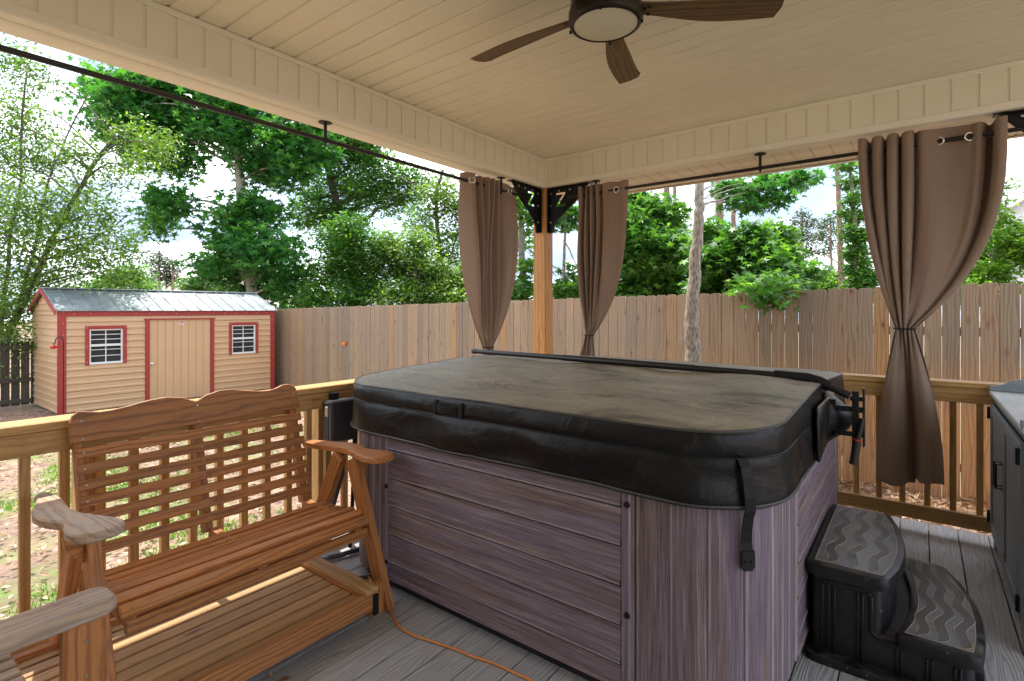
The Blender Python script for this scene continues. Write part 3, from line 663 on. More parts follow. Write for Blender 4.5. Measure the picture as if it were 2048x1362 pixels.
# ------------------------------------------------------------------ back fence
def picket_fence(name, label, a, b, zt_f, zb_, wd, mat, dog=True, rails=(), frontrail=0, gap=.004):
    a = Vector(a); b = Vector(b); dr = (b - a); Ln = dr.length; dr.normalize(); nn = Vector((dr.y, -dr.x, 0))
    t = thing(name, label, 'fence', (a.x, a.y, GZ)); m = MB(); s_ = 0; 
    while s_ < Ln:
        zt_ = zt_f(s_) + random.uniform(-.006, .006); w_ = wd - gap; H = zt_ - zb_; o = a + dr * (s_ + wd / 2) + nn * random.uniform(-.003, .003); o.z = (zt_ + zb_) / 2
        k = .022
        pts_ = [(-H / 2, -w_ / 2), (H / 2 - k, -w_ / 2), (H / 2, -w_ / 2 + k), (H / 2, w_ / 2 - k), (H / 2 - k, w_ / 2), (-H / 2, w_ / 2)] if dog else [(-H / 2, -w_ / 2), (H / 2, -w_ / 2), (H / 2, w_ / 2), (-H / 2, w_ / 2)]
        mm = Matrix((Vector((0, 0, 1)), dr, Vector((0, 0, 1)).cross(dr))).transposed().to_4x4(); mm.translation = o
        m.prism(pts_, .016, mm, ch=.0015); s_ += wd * random.uniform(.985, 1.012)
    m.build('pickets', mat, t)
    for z in rails:
        r_ = MB(); sd = nn * frontrail * .03; p0 = a + sd; p1 = b + sd; r_.beam((p0.x, p0.y, z), (p1.x, p1.y, z), .036, .085, c=.003); r_.build('fence_rail', mat, t)
    s_ = .4
    while s_ < Ln:
        q = a + dr * s_ + nn * frontrail * .09 * (1 if frontrail else 1); r_ = MB(); r_.box((q.x - .045, q.y - .045, GZ), (q.x + .045, q.y + .045, zt_f(s_) - .15), .004, axis=2); r_.build('fence_post', mat, t); s_ += 2.4
    return t
YF = 6.6
picket_fence('privacy_fence', 'tall weathered dog eared picket fence along the back of the yard', (-14.2, YF, 0), (7.5, YF, 0), lambda s_: 1.41 + .24 * max(0, min(1.3, (s_ - 1.5) / 13)), GZ - .02, .137, M['picket'], rails=(-.1, .6, 1.2), frontrail=-1)
picket_fence('low_fence', 'low dark stained picket fence joining the shed on the left', (-13.5, -4.0, 0), (-13.5, 2.45, 0), lambda s_: .80, GZ + .03, .14, M['darkfence'], dog=False, rails=(-.32, .08, .7), frontrail=1, gap=.018)
# small things on the fence
m = MB()
for k in range(7):
    a = random.random() * 6.28; b_ = random.uniform(-.5, .9); ce = Vector((-9.42 + random.uniform(-.05, .05), YF - .03, .70 + random.uniform(-.05, .04)))
    s_ = .05; t1 = Vector((math.cos(a), -.3, math.sin(a))) * s_; t2 = Vector((-math.sin(a), -.2, math.cos(a))) * s_ * .5
    m.add([ce - t1, ce + t2, ce + t1, ce - t2], [(0, 1, 2, 3)], [(0, 0, 0)] * 4, random.random())
M['lf_orange'] = m_leaf('orange_leaf', (.75, .12, .02), (.85, .22, .03), (.9, .35, .05))
tag(m.build('orange_leaves', M['lf_orange'], loc=(-9.42, YF, .7)), 'small bunch of bright orange leaves on the back fence', 'leaves')
m = MB(); m.tube([(-4.4, YF - .012, .72), (-4.42, YF - .05, .80), (-4.40, YF - .06, .86)], .003, 5)
for k in range(9):
    a = random.random() * 6.28; ce = Vector((-4.40 + random.uniform(-.05, .06), YF - .06, .80 + random.uniform(-.06, .07))); t1 = Vector((math.cos(a), -.3, math.sin(a))) * .045; t2 = Vector((-math.sin(a), -.2, math.cos(a))) * .02
    m.add([ce - t1, ce + t2, ce + t1, ce - t2], [(0, 1, 2, 3)], [(0, 0, 0)] * 4, random.random())
tag(m.build('vine_sprig', M['lf_lime'], loc=(-4.4, YF, .8)), 'small green sprig growing through the back fence by the curtain', 'sprig')

# ------------------------------------------------------------------ shed
SX, SXB, SY0, SY1, SZ = -11.76, -13.66, 2.49, 6.32, 1.385
shed = thing('garden_shed', 'tan garden shed with red trim and a grey metal roof', 'shed', (SX, SY0, GZ))
def lap(b, p0, p1, z0, z1, nrm, pitch=.121, cut=()):
    """lapped boards between plan points p0,p1; cut: (s0,s1,z0,z1) openings"""
    p0 = Vector(p0); p1 = Vector(p1); Ln = (p1 - p0).length; dr = (p1 - p0).normalized(); nrm = Vector(nrm); z = z0
    while z < z1 - .01:
        zt = min(z + pitch, z1); segs = [(0, Ln)]
        for (a, b_, c0, c1) in cut:
            if min(zt, c1) - max(z, c0) > .5 * (zt - z):
                ns = []
                for q in segs:
                    if b_ <= q[0] or a >= q[1]: ns.append(q)
                    else:
                        if a > q[0]: ns.append((q[0], a))
                        if b_ < q[1]: ns.append((b_, q[1]))
                segs = ns
        for (a, b_) in segs:
            A = p0 + dr * a; B = p0 + dr * b_
            prof = [(.0, z), (.020, z + .004), (.020, z + .030), (.010, z + .046), (.006, zt - .006), (.0, zt)]
            vs = [A + nrm * o + Vector((0, 0, h)) for o, h in prof] + [B + nrm * o + Vector((0, 0, h)) for o, h in prof]; k = len(prof)
            fs = [(i, i + 1, i + 1 + k, i + k) for i in range(k - 1)] + [tuple(range(k)), tuple(range(2 * k - 1, k - 1, -1))]; b.add(vs, fs, vs, random.random())
        z = zt
W1 = (.62, 1.18, .62, 1.17); W2 = (2.83, 3.42, .66, 1.17)
def py_on(px):                                # y of photo column px on the shed front
    k = (px - CX) / F; dd = SX / (-FW.y * 0 + FW.x + k * RT.x); return dd * (FW.y + k * RT.y)
def z_on(px, py): k = (px - CX) / F; dd = SX / (FW.x + k * RT.x); return CH - (py - HY) / F * dd
wn1 = (py_on(178), py_on(245), z_on(210, 726), z_on(210, 658)); wn2 = (py_on(463), py_on(510), z_on(486, 706), z_on(486, 650)); dr_ = (py_on(298), py_on(420), GZ + .05, z_on(358, 640))
b = MB(); cuts = [(q[0] - SY0, q[1] - SY0, q[2], q[3]) for q in (wn1, wn2, dr_)]
lap(b, (SX, SY0, 0), (SX, SY1, 0), GZ + .04, SZ - .03, (1, 0, 0), cut=cuts)
b.box((SXB + .02, SY0 + .03, GZ + .02), (SX - .05, SY1 - .03, SZ - .02), .002)
b.build('front_wall', M['siding'], shed)
b = MB(); lap(b, (SXB, SY0, 0), (SX, SY0, 0), GZ + .04, SZ, (0, -1, 0))
XM = (SX + SXB) / 2; RZ = 1.80; z = SZ
while z < RZ - .14:
    hw = (SX - SXB) / 2 * (1 - (z + .125 - SZ) / (RZ - SZ)); lap(b, (XM - hw, SY0, 0), (XM + hw, SY0, 0), z, z + .121, (0, -1, 0)); z += .121
gv = [(SXB + .02, SY0 + .004, SZ - .01), (SX - .02, SY0 + .004, SZ - .01), (XM, SY0 + .004, RZ - .02)]; b.add(gv, [(0, 1, 2)], gv, .5); b.build('side_wall', M['siding'], shed)
r_ = MB(); slope = Vector((SX + .06 - XM, 0, SZ + .005 - RZ)); 
for sg in (1, -1):
    Y0, Y1 = SY0 - .06, SY1 + .06; e = Vector((XM + sg * (SX + .07 - XM), 0, SZ + .0)); rg = Vector((XM, 0, RZ)); sd = (e - rg); nrm = Vector((-sd.z * sg, 0, sd.x * sg)).normalized(); nrm = nrm if nrm.z > 0 else -nrm
    m4 = Matrix((sd.normalized(), Vector((0, 1, 0)), sd.normalized().cross(Vector((0, 1, 0))))).transposed().to_4x4(); m4.translation = rg
    r_.box((0, Y0, -.004), (sd.length, Y1, .004), .001, m4)
    y = Y0 + .02
    while y < Y1: 
        q = MB(); s2 = 1 if (sd.normalized().cross(Vector((0, 1, 0)))).z > 0 else -1
        r_.box((0, y - .012, min(0, s2 * .022)), (sd.length, y + .012, max(0, s2 * .022)), .006, m4, axis=0); y += .2286
r_.box((XM - .09, SY0 - .06, RZ - .005), (XM + .09, SY1 + .06, RZ + .018), .008)
r_.build('metal_roof', M['mroof'], shed)
t = MB(); T = .092
t.box((SX + .004, SY0 - .022, GZ + .02), (SX + .026, SY0 + T, SZ - .002), .003); t.box((SX + .004, SY1 - .09, GZ + .02), (SX + .026, SY1 + .01, SZ - .002), .003)
t.box((SX + .006, SY0 + T, SZ - .095), (SX + .028, SY1 - .09, SZ - .002), .003)
t.box((SX + .004 - .02, SY0 - .026, GZ + .02), (SX + .02, SY0 - .022, SZ - .002), .001)
for sg in (1, -1): t.beam((XM, SY0 - .068, RZ - .03), (XM + sg * (SX + .07 - XM), SY0 - .068, SZ - .03), .016, .08, (0, 0, 1))
t.build('corner_trim', M['red'], shed)
def screw(x, y, z): sc = MB(); sc.box((x, y - .005, z - .005), (x + .004, y + .005, z + .005), .002); sc.build('screw', M['white'], shed)
for k in range(9): screw(SX + .026, SY0 + .05, GZ + .2 + k * .2); screw(SX + .026, SY1 - .04, GZ + .2 + k * .2)
for k in range(16): screw(SX + .028, SY0 + .2 + k * .23, SZ - .05)
def window(q, rot=0):
    y0, y1, z0, z1 = q; fw = .06
    f = MB(); 
    f.box((SX + .012, y0 - fw, z1), (SX + .036, y1 + fw, z1 + fw), .003); f.box((SX + .012, y0 - fw, z0 - .02), (SX + .034, y0, z1), .003); f.box((SX + .012, y1, z0 - .02), (SX + .034, y1 + fw, z1), .003)
    w_ = f.build('window', M['red'], shed)
    for yy in (y0 - .035, y1 + .035):
        for zz in (z0 + .03, (z0 + z1) / 2, z1 + .03): screw(SX + .036, yy, zz)
    g_ = MB(); g_.box((SX - .035, y0, z0), (SX - .03, y1, z1), .001); g_.build('pane', M['glass'], w_)
    s_ = MB(); a = .024; X0, X1 = SX - .02, SX + .018
    s_.box((X0, y0, z0 - .012), (X1 + .012, y1, z0 + a), .002); s_.box((X0, y0, z1 - a), (X1, y1, z1), .002); s_.box((X0, y0, z0 + a), (X1, y0 + a, z1 - a), .002); s_.box((X0, y1 - a, z0 + a), (X1, y1, z1 - a), .002)
    zm = lerp(z0, z1, .53); s_.box((X0, y0 + a, zm - .02), (X1 - .004, y1 - a, zm + .02), .002)
    ym = (y0 + y1) / 2; s_.box((X0 - .005, ym - .007, z0 + a), (X0 + .01, ym + .007, zm - .02), .001); s_.box((X0 - .005, ym - .007, zm + .02), (X0 + .01, ym + .007, z1 - a), .001)
    for h in (.22, .40, .70, .84): 
        zz = lerp(z0, z1, h); s_.box((X0 - .003, y0 + a, zz - .006), (X0 + .008, y1 - a, zz + .006), .001)
    s_.build('sash', M['white'], w_)
window(wn1); window(wn2)
dm = MB(); y0, y1, z0, z1 = dr_
dm.box((SX - .02, y0, z0), (SX + .004, y1, z1), .002)
k = 8
for i in range(k):
    a = lerp(y0, y1, i / k); b_ = lerp(y0, y1, (i + 1) / k); dm.box((SX + .002, a + .006, z0), (SX + .014, b_ - .006, z1), .005, axis=2)
door = dm.build('door', M['siding'], shed)
df = MB(); df.box((SX + .004, y0 - .07, z0 - .03), (SX + .038, y0, z1 + .01), .003); df.box((SX + .004, y1, z0 - .03), (SX + .038, y1 + .07, z1 + .01), .003); df.box((SX + .004, y0 - .09, z1 + .01), (SX + .045, y1 + .09, z1 + .035), .003)
df.build('door_frame', M['red'], shed)
hd = MB(); hd.lathe([(.0, .05), (.022, .045), (.026, .03), (.01, .02), (.03, .008), (.03, 0)][::-1], Matrix.Translation((SX + .014, y0 + .05, z_on(303, 728))) @ Matrix.Rotation(R(90), 4, 'Y'), 14); hd.build('door_knob', M['chrome'], door, smooth=50)
sg_ = MB(); ys = lerp(y0, y1, .51); sg_.box((SX + .016, ys - .04, z1 - .10), (SX + .020, ys + .04, z1 - .02), .001); sign = sg_.build('sign_plate', M['white'], door)
sg_ = MB(); sg_.box((SX + .020, ys - .035, z1 - .05), (SX + .0215, ys + .035, z1 - .028), .0005); sg_.box((SX + .020, ys - .03, z1 - .066), (SX + .0215, ys + .03, z1 - .058), .0005); sg_.box((SX + .020, ys - .03, z1 - .088), (SX + .0215, ys + .02, z1 - .076), .0005)
sg_.build('sign_marks', M['red'], sign)
# shepherd hook and feeder
hx = P(127, 825, 8.95); hx.z = GZ; hk = MB(); top = P(127, 685, 8.95).z
pts_ = [(hx.x, hx.y, GZ), (hx.x, hx.y, top)]
for k in range(1, 13): a = PI * k / 12; pts_.append((hx.x - RT.x * .07 * (1 - math.cos(a)), hx.y - RT.y * .07 * (1 - math.cos(a)), top + .10 * math.sin(a)))
e_ = Vector(pts_[-1]); pts_ += [(e_.x - RT.x * .012, e_.y - RT.y * .012, e_.z - .03), (e_.x - RT.x * .05, e_.y - RT.y * .05, e_.z - .02)]
hk.tube(pts_, .0075, 8); tag(hk.build('shepherd_hook', M['black'], smooth=60, loc=(hx.x, hx.y, GZ)), 'thin black shepherd hook standing at the corner of the shed', 'garden hook')
fd = MB(); q = e_ - RT * .02; fd.lathe([(0, -.11), (.035, -.10), (.052, -.085), (.052, -.07), (.03, -.06), (.02, -.05), (.004, -.045), (.004, -.02), (0, -.02)], Matrix.Translation(q), 18)
for k in range(6): a = k * PI / 3; fd.lathe([(0, .012), (.014, .006), (.006, 0), (0, 0)], Matrix.Translation(q + Vector((math.cos(a) * .045, math.sin(a) * .045, -.075))), 8)
tag(fd.build('hummingbird_feeder', M['redplastic'], smooth=50, loc=q), 'small red feeder hanging from the shepherd hook', 'bird feeder')

# ------------------------------------------------------------------ neighbour house on the right and a far roof
h0 = P(2013, 560, 17); hs = thing('neighbour_house', 'white sided house behind the trees on the right', 'house', (h0.x, h0.y, GZ))
dirx = (RT - FW * .90).normalized(); diry = Vector((0, 0, 1)).cross(dirx)
b = MB(); Wh = 7.0; eav = P(2013, 418, 17).z; A = Vector((h0.x, h0.y, 0))
z = GZ
while z < eav + 3.2:
    st = max(0, (z - eav) / .75)
    if st < Wh / 2:
        p0 = A + dirx * st; p1 = A + dirx * (Wh - st); n_ = -diry; vs = [p0 + Vector((0, 0, z)) + n_ * .03, p1 + Vector((0, 0, z)) + n_ * .03, p1 + Vector((0, 0, z + .17)), p0 + Vector((0, 0, z + .17))]
        b.add(vs, [(0, 1, 2, 3)], vs, .5); vb = [vs[0] - n_ * .03, vs[1] - n_ * .03, vs[1], vs[0]]; b.add(vb, [(0, 1, 2, 3)], vb, .5)
    z += .17
# side wall going back
p0 = A; p1 = A + diry * 6; vs = [p0 + Vector((0, 0, GZ)), p1 + Vector((0, 0, GZ)), p1 + Vector((0, 0, eav)), p0 + Vector((0, 0, eav))]; b.add(vs, [(0, 1, 2, 3)], vs, .5)
b.build('wall', M['hsiding'], hs)
b = MB(); apex = A + dirx * (Wh / 2) + Vector((0, 0, eav + .75 * Wh / 2))
for sg in (0, 1):
    e0 = A + dirx * (Wh + .12 if sg else -.12) + Vector((0, 0, eav - .09)); o_ = -diry * .3; vs = [e0 + o_, apex + o_, apex + diry * 6, e0 + diry * 6]; vs += [v + Vector((0, 0, .12)) for v in vs]
    b.add(vs, [(0, 1, 2, 3), (7, 6, 5, 4), (0, 4, 5, 1), (1, 5, 6, 2), (2, 6, 7, 3), (3, 7, 4, 0)], vs, .5)
ro = b.build('roof', M['shingle'], hs)
b = MB(); 
for sg in (0, 1):
    e0 = A + dirx * (Wh + .12 if sg else -.12) + Vector((0, 0, eav - .09)) - diry * .32; a1 = apex - diry * .32; b.beam(e0, a1, .03, .16, (0, 0, 1))
b.build('bargeboard', M['hsiding'], ro)
# lean-to porch roof at its left
b = MB(); e0 = P(1992, 572, 16.4); e1 = P(2014, 536, 16.4); 
for q, w_ in ((0, .0),):
    vs = [e0, e1, e1 + diry * 4, e0 + diry * 4]; vs += [v + Vector((0, 0, .16)) for v in vs]; b.add(vs, [(0, 1, 2, 3), (7, 6, 5, 4), (0, 4, 5, 1), (1, 5, 6, 2), (2, 6, 7, 3), (3, 7, 4, 0)], vs, .5)
b.build('lean_to_roof', M['shingle'], hs)
b = MB(); b.beam(e0 - Vector((0, 0, .06)) - diry * .02, e1 - Vector((0, 0, .06)) - diry * .02, .04, .14, (0, 0, 1)); q = P(2000, 600, 16.45); b.box((q.x - .02, q.y, GZ), (q.x + .04, q.y + .05, e0.z), .003); b.build('lean_to_trim', M['hsiding'], hs)
fr = thing('far_roof', 'pinkish ribbed metal roof edge just above the fence beside the shed', 'roof', tuple(P(567, 625, 19)))
M['pinkroof'] = m_plain('pink_metal', (.50, .36, .38), .5, .2)
b = MB(); a0 = P(540, 630, 19); a1 = P(583, 630, 19); b_ = (a1 - a0); n_ = 13
for k in range(n_): q0 = a0 + b_ * (k / n_); q1 = a0 + b_ * ((k + .55) / n_); b.beam(q0 + Vector((0, 0, .16)), q1 + Vector((0, 0, .16)), .05, .22)
b.beam(a0 + Vector((0, .05, .14)), a1 + Vector((0, .05, .14)), .02, .24); b.build('ribs', M['pinkroof'], fr)
b = MB(); b.beam(P(583, 619, 19), P(640, 622, 19), .1, .06); b.build('eave', M['shingle'], fr)

# ------------------------------------------------------------------ hot tub
TX0, TX1, TY0, TY1, TR = -2.54, -.39, 1.745, 3.90, .27
tub = thing('hot_tub', 'hot tub with purple brown wood panels under a dusty black cover', 'hot tub', ((TX0 + TX1) / 2, (TY0 + TY1) / 2, 0))
def rr_loop(off, n=14):
    """rounded square around the tub, off metres outwards, counter-clockwise from the front middle; returns (point, outward normal)"""
    out = []; r = TR + off; x0, x1, y0, y1 = TX0 - off, TX1 + off, TY0 - off, TY1 + off
    def seg(a, b, k, nrm):
        for i in range(k): t = i / k; out.append((Vector((lerp(a[0], b[0], t), lerp(a[1], b[1], t), 0)), Vector(nrm)))
    def arc(cx, cy, a0):
        for i in range(n): a = a0 + PI / 2 * i / n; out.append((Vector((cx + r * math.cos(a), cy + r * math.sin(a), 0)), Vector((math.cos(a), math.sin(a), 0))))
    m_ = 26
    seg((x0 + r, y0), (x1 - r, y0), m_, (0, -1, 0)); arc(x1 - r, y0 + r, -PI / 2); seg((x1, y0 + r), (x1, y1 - r), m_, (1, 0, 0)); arc(x1 - r, y1 - r, 0)
    seg((x1 - r, y1), (x0 + r, y1), m_, (0, 1, 0)); arc(x0 + r, y1 - r, PI / 2); seg((x0, y1 - r), (x0, y0 + r), m_, (-1, 0, 0)); arc(x0 + r, y0 + r, PI)
    return out
def perim(off, s_):                             # point at arc length s_ along the loop, s_=0 at front left start
    lp = rr_loop(off); acc = 0; k = len(lp)
    for i in range(k):
        a = lp[i][0]; b = lp[(i + 1) % k][0]; d_ = (b - a).length
        if acc + d_ >= s_: t = (s_ - acc) / d_; return a.lerp(b, t), lp[i][1].lerp(lp[(i + 1) % k][1], t).normalized()
        acc += d_
    return lp[0]
b = MB(); lp = rr_loop(-.03); vs = [p + Vector((0, 0, z)) for z in (0, .08) for p, n_ in lp]; k = len(lp); b.add(vs, [(i, (i + 1) % k, (i + 1) % k + k, i + k) for i in range(k)], vs, .5); b.build('base', M['tubbase'], tub)
b = MB(); lp = rr_loop(-.02); vs = [p + Vector((0, 0, z)) for z in (.055, .98) for p, n_ in lp]; b.add(vs, [(i, (i + 1) % k, (i + 1) % k + k, i + k) for i in range(k)] + [tuple(range(k, 2 * k))], vs, .5); b.build('shell', M['tubbase'], tub)
def board(b, p0, p1, nrm, z0, z1, pitch):
    z = z1
    while z > z0 + .01:
        zl = max(z0, z - pitch); h = z - zl
        prof = [(-.008, zl), (.013, zl + .0005), (.0185, zl + .005), (.0165, zl + .012), (.0120, zl + .020), (.0115, zl + h * .5), (.0100, z - .014), (.0075, z - .007), (-.010, z - .004)]
        n_ = 2; vs = []; lcs = []
        for P_ in (p0, p1):
            for o, hh in prof: vs.append(P_ + nrm * o + Vector((0, 0, hh))); lcs.append((0 if P_ is p0 else (p1 - p0).length, hh, 0))
        kk = len(prof); b.add(vs, [(i, i + kk, i + kk + 1, i + 1) for i in range(kk - 1)], lcs, random.random()); z = zl
ZT0, ZT1 = .055, .90
def vpanel(s0, s1, nplank, name='corner_panel'):
    b = MB()
    for i in range(nplank):
        a = lerp(s0, s1, i / nplank); c_ = lerp(s0, s1, (i + 1) / nplank); m_ = 6; prof = [(0., 0.)] + [(.006 * math.sin(min(1, q * 5) * PI / 2) * math.sin(min(1, (1 - q) * 5) * PI / 2) + .002, q) for q in (.03, .12, .35, .65, .88, .97)] + [(0., 1.)]
        vs = []; lcs = []
        for z in (ZT0, ZT1):
            for o, t in prof:
                p_, n_ = perim(0, lerp(a, c_, t)); q = p_ + n_ * o; vs.append(Vector((q.x, q.y, z))); lcs.append((z, lerp(a, c_, t) - a, 0))
        kk = len(prof); b.add(vs, [(i_, i_ + 1, i_ + 1 + kk, i_ + kk) for i_ in range(kk - 1)], lcs, random.random())
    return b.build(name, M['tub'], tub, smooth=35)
W_ = TX1 - TX0; fl = W_ - 2 * TR; arcl = TR * PI / 2; CP = .43 - TR                    # corner piece reaches .43 past the side
tot = 4 * (fl + arcl)
# front face panel between the corner pieces
def hpanel(p0, p1, nrm, name='side_panel'):
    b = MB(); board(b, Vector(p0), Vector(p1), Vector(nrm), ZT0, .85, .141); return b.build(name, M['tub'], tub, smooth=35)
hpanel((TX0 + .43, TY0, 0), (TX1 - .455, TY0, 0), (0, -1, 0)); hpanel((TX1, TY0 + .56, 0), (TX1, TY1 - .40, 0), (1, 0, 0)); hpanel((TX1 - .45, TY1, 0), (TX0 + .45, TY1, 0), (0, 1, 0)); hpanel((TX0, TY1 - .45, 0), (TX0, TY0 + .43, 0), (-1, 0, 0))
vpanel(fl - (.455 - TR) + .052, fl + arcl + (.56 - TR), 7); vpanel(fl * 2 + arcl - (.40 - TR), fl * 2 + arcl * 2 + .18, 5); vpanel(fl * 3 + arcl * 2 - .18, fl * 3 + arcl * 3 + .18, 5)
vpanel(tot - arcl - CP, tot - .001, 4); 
for (x0, x1) in ((TX1 - .455, TX1 - .403), (TX0 + .27, TX0 + .43)):
    b = MB(); n_ = 1 if x1 - x0 < .1 else 3
    for i in range(n_): b.box((lerp(x0, x1, i / n_), TY0 - .013, ZT0), (lerp(x0, x1, (i + 1) / n_) - .001, TY0 + .01, ZT1), .005, axis=2)
    b.build('trim_strip', M['tub'], tub)
for (x, z) in ((TX1 - .43, .33), (TX1 - .43, .72), (TX0 + .41, .14), (TX0 + .41, .52)): b = MB(); b.lathe([(0, .008), (.010, .006), (.012, 0)][::-1], Matrix.Translation((x, TY0 - .013, z)) @ Matrix.Rotation(R(90), 4, 'X'), 12); b.build('screw_cap', M['vin_black'], tub, smooth=40)
b = MB(); b.box((TX1 - .01, TY0 + .535, ZT0), (TX1 + .014, TY0 + .575, .90), .004, axis=2); b.build('trim_strip', M['tub'], tub)
b = MB(); b.box((TX1 - .01, TY1 - .42, ZT0), (TX1 + .014, TY1 - .385, .90), .004, axis=2); b.build('trim_strip', M['tub'], tub)
# cover
cov = MB(); YM = (TY0 + TY1) / 2
NL = len(rr_loop(0))
def crinkle(p, k=1.): return mnoise.fractal(Vector((p.x * 1.4, p.y * 1.4, p.z * 2)), 1, 2, 4) * k
def top_z(p, f):
    h = (p.y - YM) / (TY1 - YM + .04); z = 1.02 + .06 * (1 - abs(h)) - .03 * math.exp(-((p.y - YM) / .014) ** 2)
    return z + .010 * crinkle(p * 1.6) * min(1, (1 - f) * 6 + .3) - .004 * (f > .98) + .006 * sm((1 - f) * 8) * math.sin(p.x * 9 + p.y * 5)
rings = []; cen = Vector(((TX0 + TX1) / 2, YM, 0)); NR = 34
for j in range(1, NR + 1):
    f = j / NR; rings.append([(lambda q: Vector((q.x, q.y, top_z(q, f))))(cen.lerp(p, f)) for p, n_ in rr_loop(.028)])
def sidewall(z, off, wob, ph):
    r_ = []
    for i, (p, n_) in enumerate(rr_loop(0)):
        a = off + wob * mnoise.noise(Vector((p.x * 3.4, p.y * 3.4, z * 7 + ph))) + wob * .5 * mnoise.noise(Vector((p.x * 9, p.y * 9, z * 6 + ph)))
        r_.append(Vector((p.x + n_.x * a, p.y + n_.y * a, z + .010 * crinkle(p, 1) * (1 if z < .8 else .3))))
    return r_
side = [sidewall(z, o, w_, 0) for z, o, w_ in ((1.006, .034, .003), (.996, .036, .004), (.978, .039, .008), (.958, .040, .009), (.943, .039, .006), (.936, .035, .003), (.932, .035, .003), (.924, .039, .005), (.90, .042, .014), (.875, .043, .020), (.85, .044, .024), (.82, .044, .024), (.795, .044, .018), (.776, .045, .010), (.770, .040, .010), (.775, .032, .010))]
al = rings + side; vs = [v for r_ in al for v in r_]; vs.append(Vector((cen.x, cen.y, 1.06)))
fs = []
for j in range(len(al) - 1):
    for i in range(NL): a, b_ = j * NL + i, j * NL + (i + 1) % NL; fs.append((a, a + NL, b_ + NL, b_))
fs += [(len(vs) - 1, i, (i + 1) % NL) for i in range(NL)]
cov.add(vs, fs, vs, .5); cover = cov.build('cover', M['cover'], tub, smooth=60)
pg = MB(); lpts = [v.copy() for v in rings[-1]]; lpts = [Vector((v.x, v.y, v.z - .002)) for v in lpts]; pg.tube(lpts + [lpts[0]], .005, 6, False)
bt = [v + Vector((0, 0, .004)) for v in side[-3]]; pg.tube(bt + [bt[0]], .005, 6, False); pg.build('piping', M['piping'], cover, smooth=60); sm_t = [v.copy() for v in side[6]]; pg = MB(); pg.tube(sm_t + [sm_t[0]], .0035, 6, False); pg.build('seam', M['vin_black'], cover, smooth=60)
hd = MB(); xh = -1.73; 
pts_ = [(xh + t * .12, TY0 - .048 - .016 * math.sin(PI * t) - (.0), .965 + .002 * math.sin(9 * t)) for t in [i / 10 for i in range(11)]]
for i in range(10): hd.beam(pts_[i], pts_[i + 1], .01, .028, (0, 0, 1), .003)
hd.box((xh - .03, TY0 - .052, .935), (xh - .004, TY0 - .030, 1.0), .006); hd.box((xh + .124, TY0 - .052, .935), (xh + .15, TY0 - .030, 1.0), .006); hd.box((xh - .004, TY0 - .046, .94), (xh + .124, TY0 - .04, .995), .002)
hd.build('handle', M['vin_black'], cover)
# strap with buckle at the near right corner
def strap_fn():
    p_, n_ = perim(0, fl + arcl * .50); t_ = Vector((-n_.y, n_.x, 0)); pts_ = []
    for (z, o, sd) in ((.935, .045, -.014), (.915, .060, -.012), (.88, .064, -.008), (.82, .067, -.002), (.775, .064, .002), (.745, .045, .006), (.70, .032, .009), (.66, .026, .012), (.625, .028, .015)): q = p_ + n_ * o + t_ * sd; pts_.append(Vector((q.x, q.y, z)))
    return pts_, n_, t_
sp, sn, st_ = strap_fn(); s_ = MB()
for a, b_ in zip(sp, sp[1:]): s_.beam(a, b_ + (b_ - a) * .03, .004, .036, st_.cross((b_ - a).normalized()) * -1 if False else st_, .001)
strap = s_.build('strap', M['vin_black'], cover)
s_ = MB(); m4 = Matrix((st_, Vector((0, 0, 1)), st_.cross(Vector((0, 0, 1))))).transposed().to_4x4(); m4.translation = sp[-1] + Vector((0, 0, -.02))
s_.prism([(-.021, .03), (.021, .03), (.024, .02), (.024, -.022), (.014, -.036), (-.014, -.036), (-.024, -.022), (-.024, .02)], .012, m4, ch=.003); s_.lathe([(0, .011), (.004, .01), (.005, .005)][::-1], m4 @ Matrix.Translation((-.01, -.005, 0)), 8); s_.lathe([(0, .011), (.004, .01), (.005, .005)][::-1], m4 @ Matrix.Translation((.01, -.005, 0)), 8)
s_.build('buckle', M['black'], strap)
# the fold end of the cover: flaps at the right side
fl_ = MB()
for sg, yy in ((1, YM + .02), (-1, YM - .02)):
    pts2 = [(0, 0), (.0, -.09), (sg * .10, -.20), (sg * .30, -.23), (sg * .34, -.04), (sg * .30, -.0)] 
    m4 = Matrix((Vector((0, 1, 0)), Vector((0, 0, 1)), Vector((1, 0, 0)))).transposed().to_4x4(); m4.translation = Vector((TX1 + .058, yy, 1.01)); fl_.prism(pts2, .012, m4, ch=.004)
fl_.grid(lambda u_, v: (TX1 + .045 + .10 * math.sin(PI * v) * math.sin(PI * min(1, u_ * 1.0)) ** .7, YM - .03 + .26 * u_, 1.035 - .24 * v - .03 * u_), 12, 12, lcf=None)
fl_.build('fold_flap', M['cover'], cover, smooth=50)
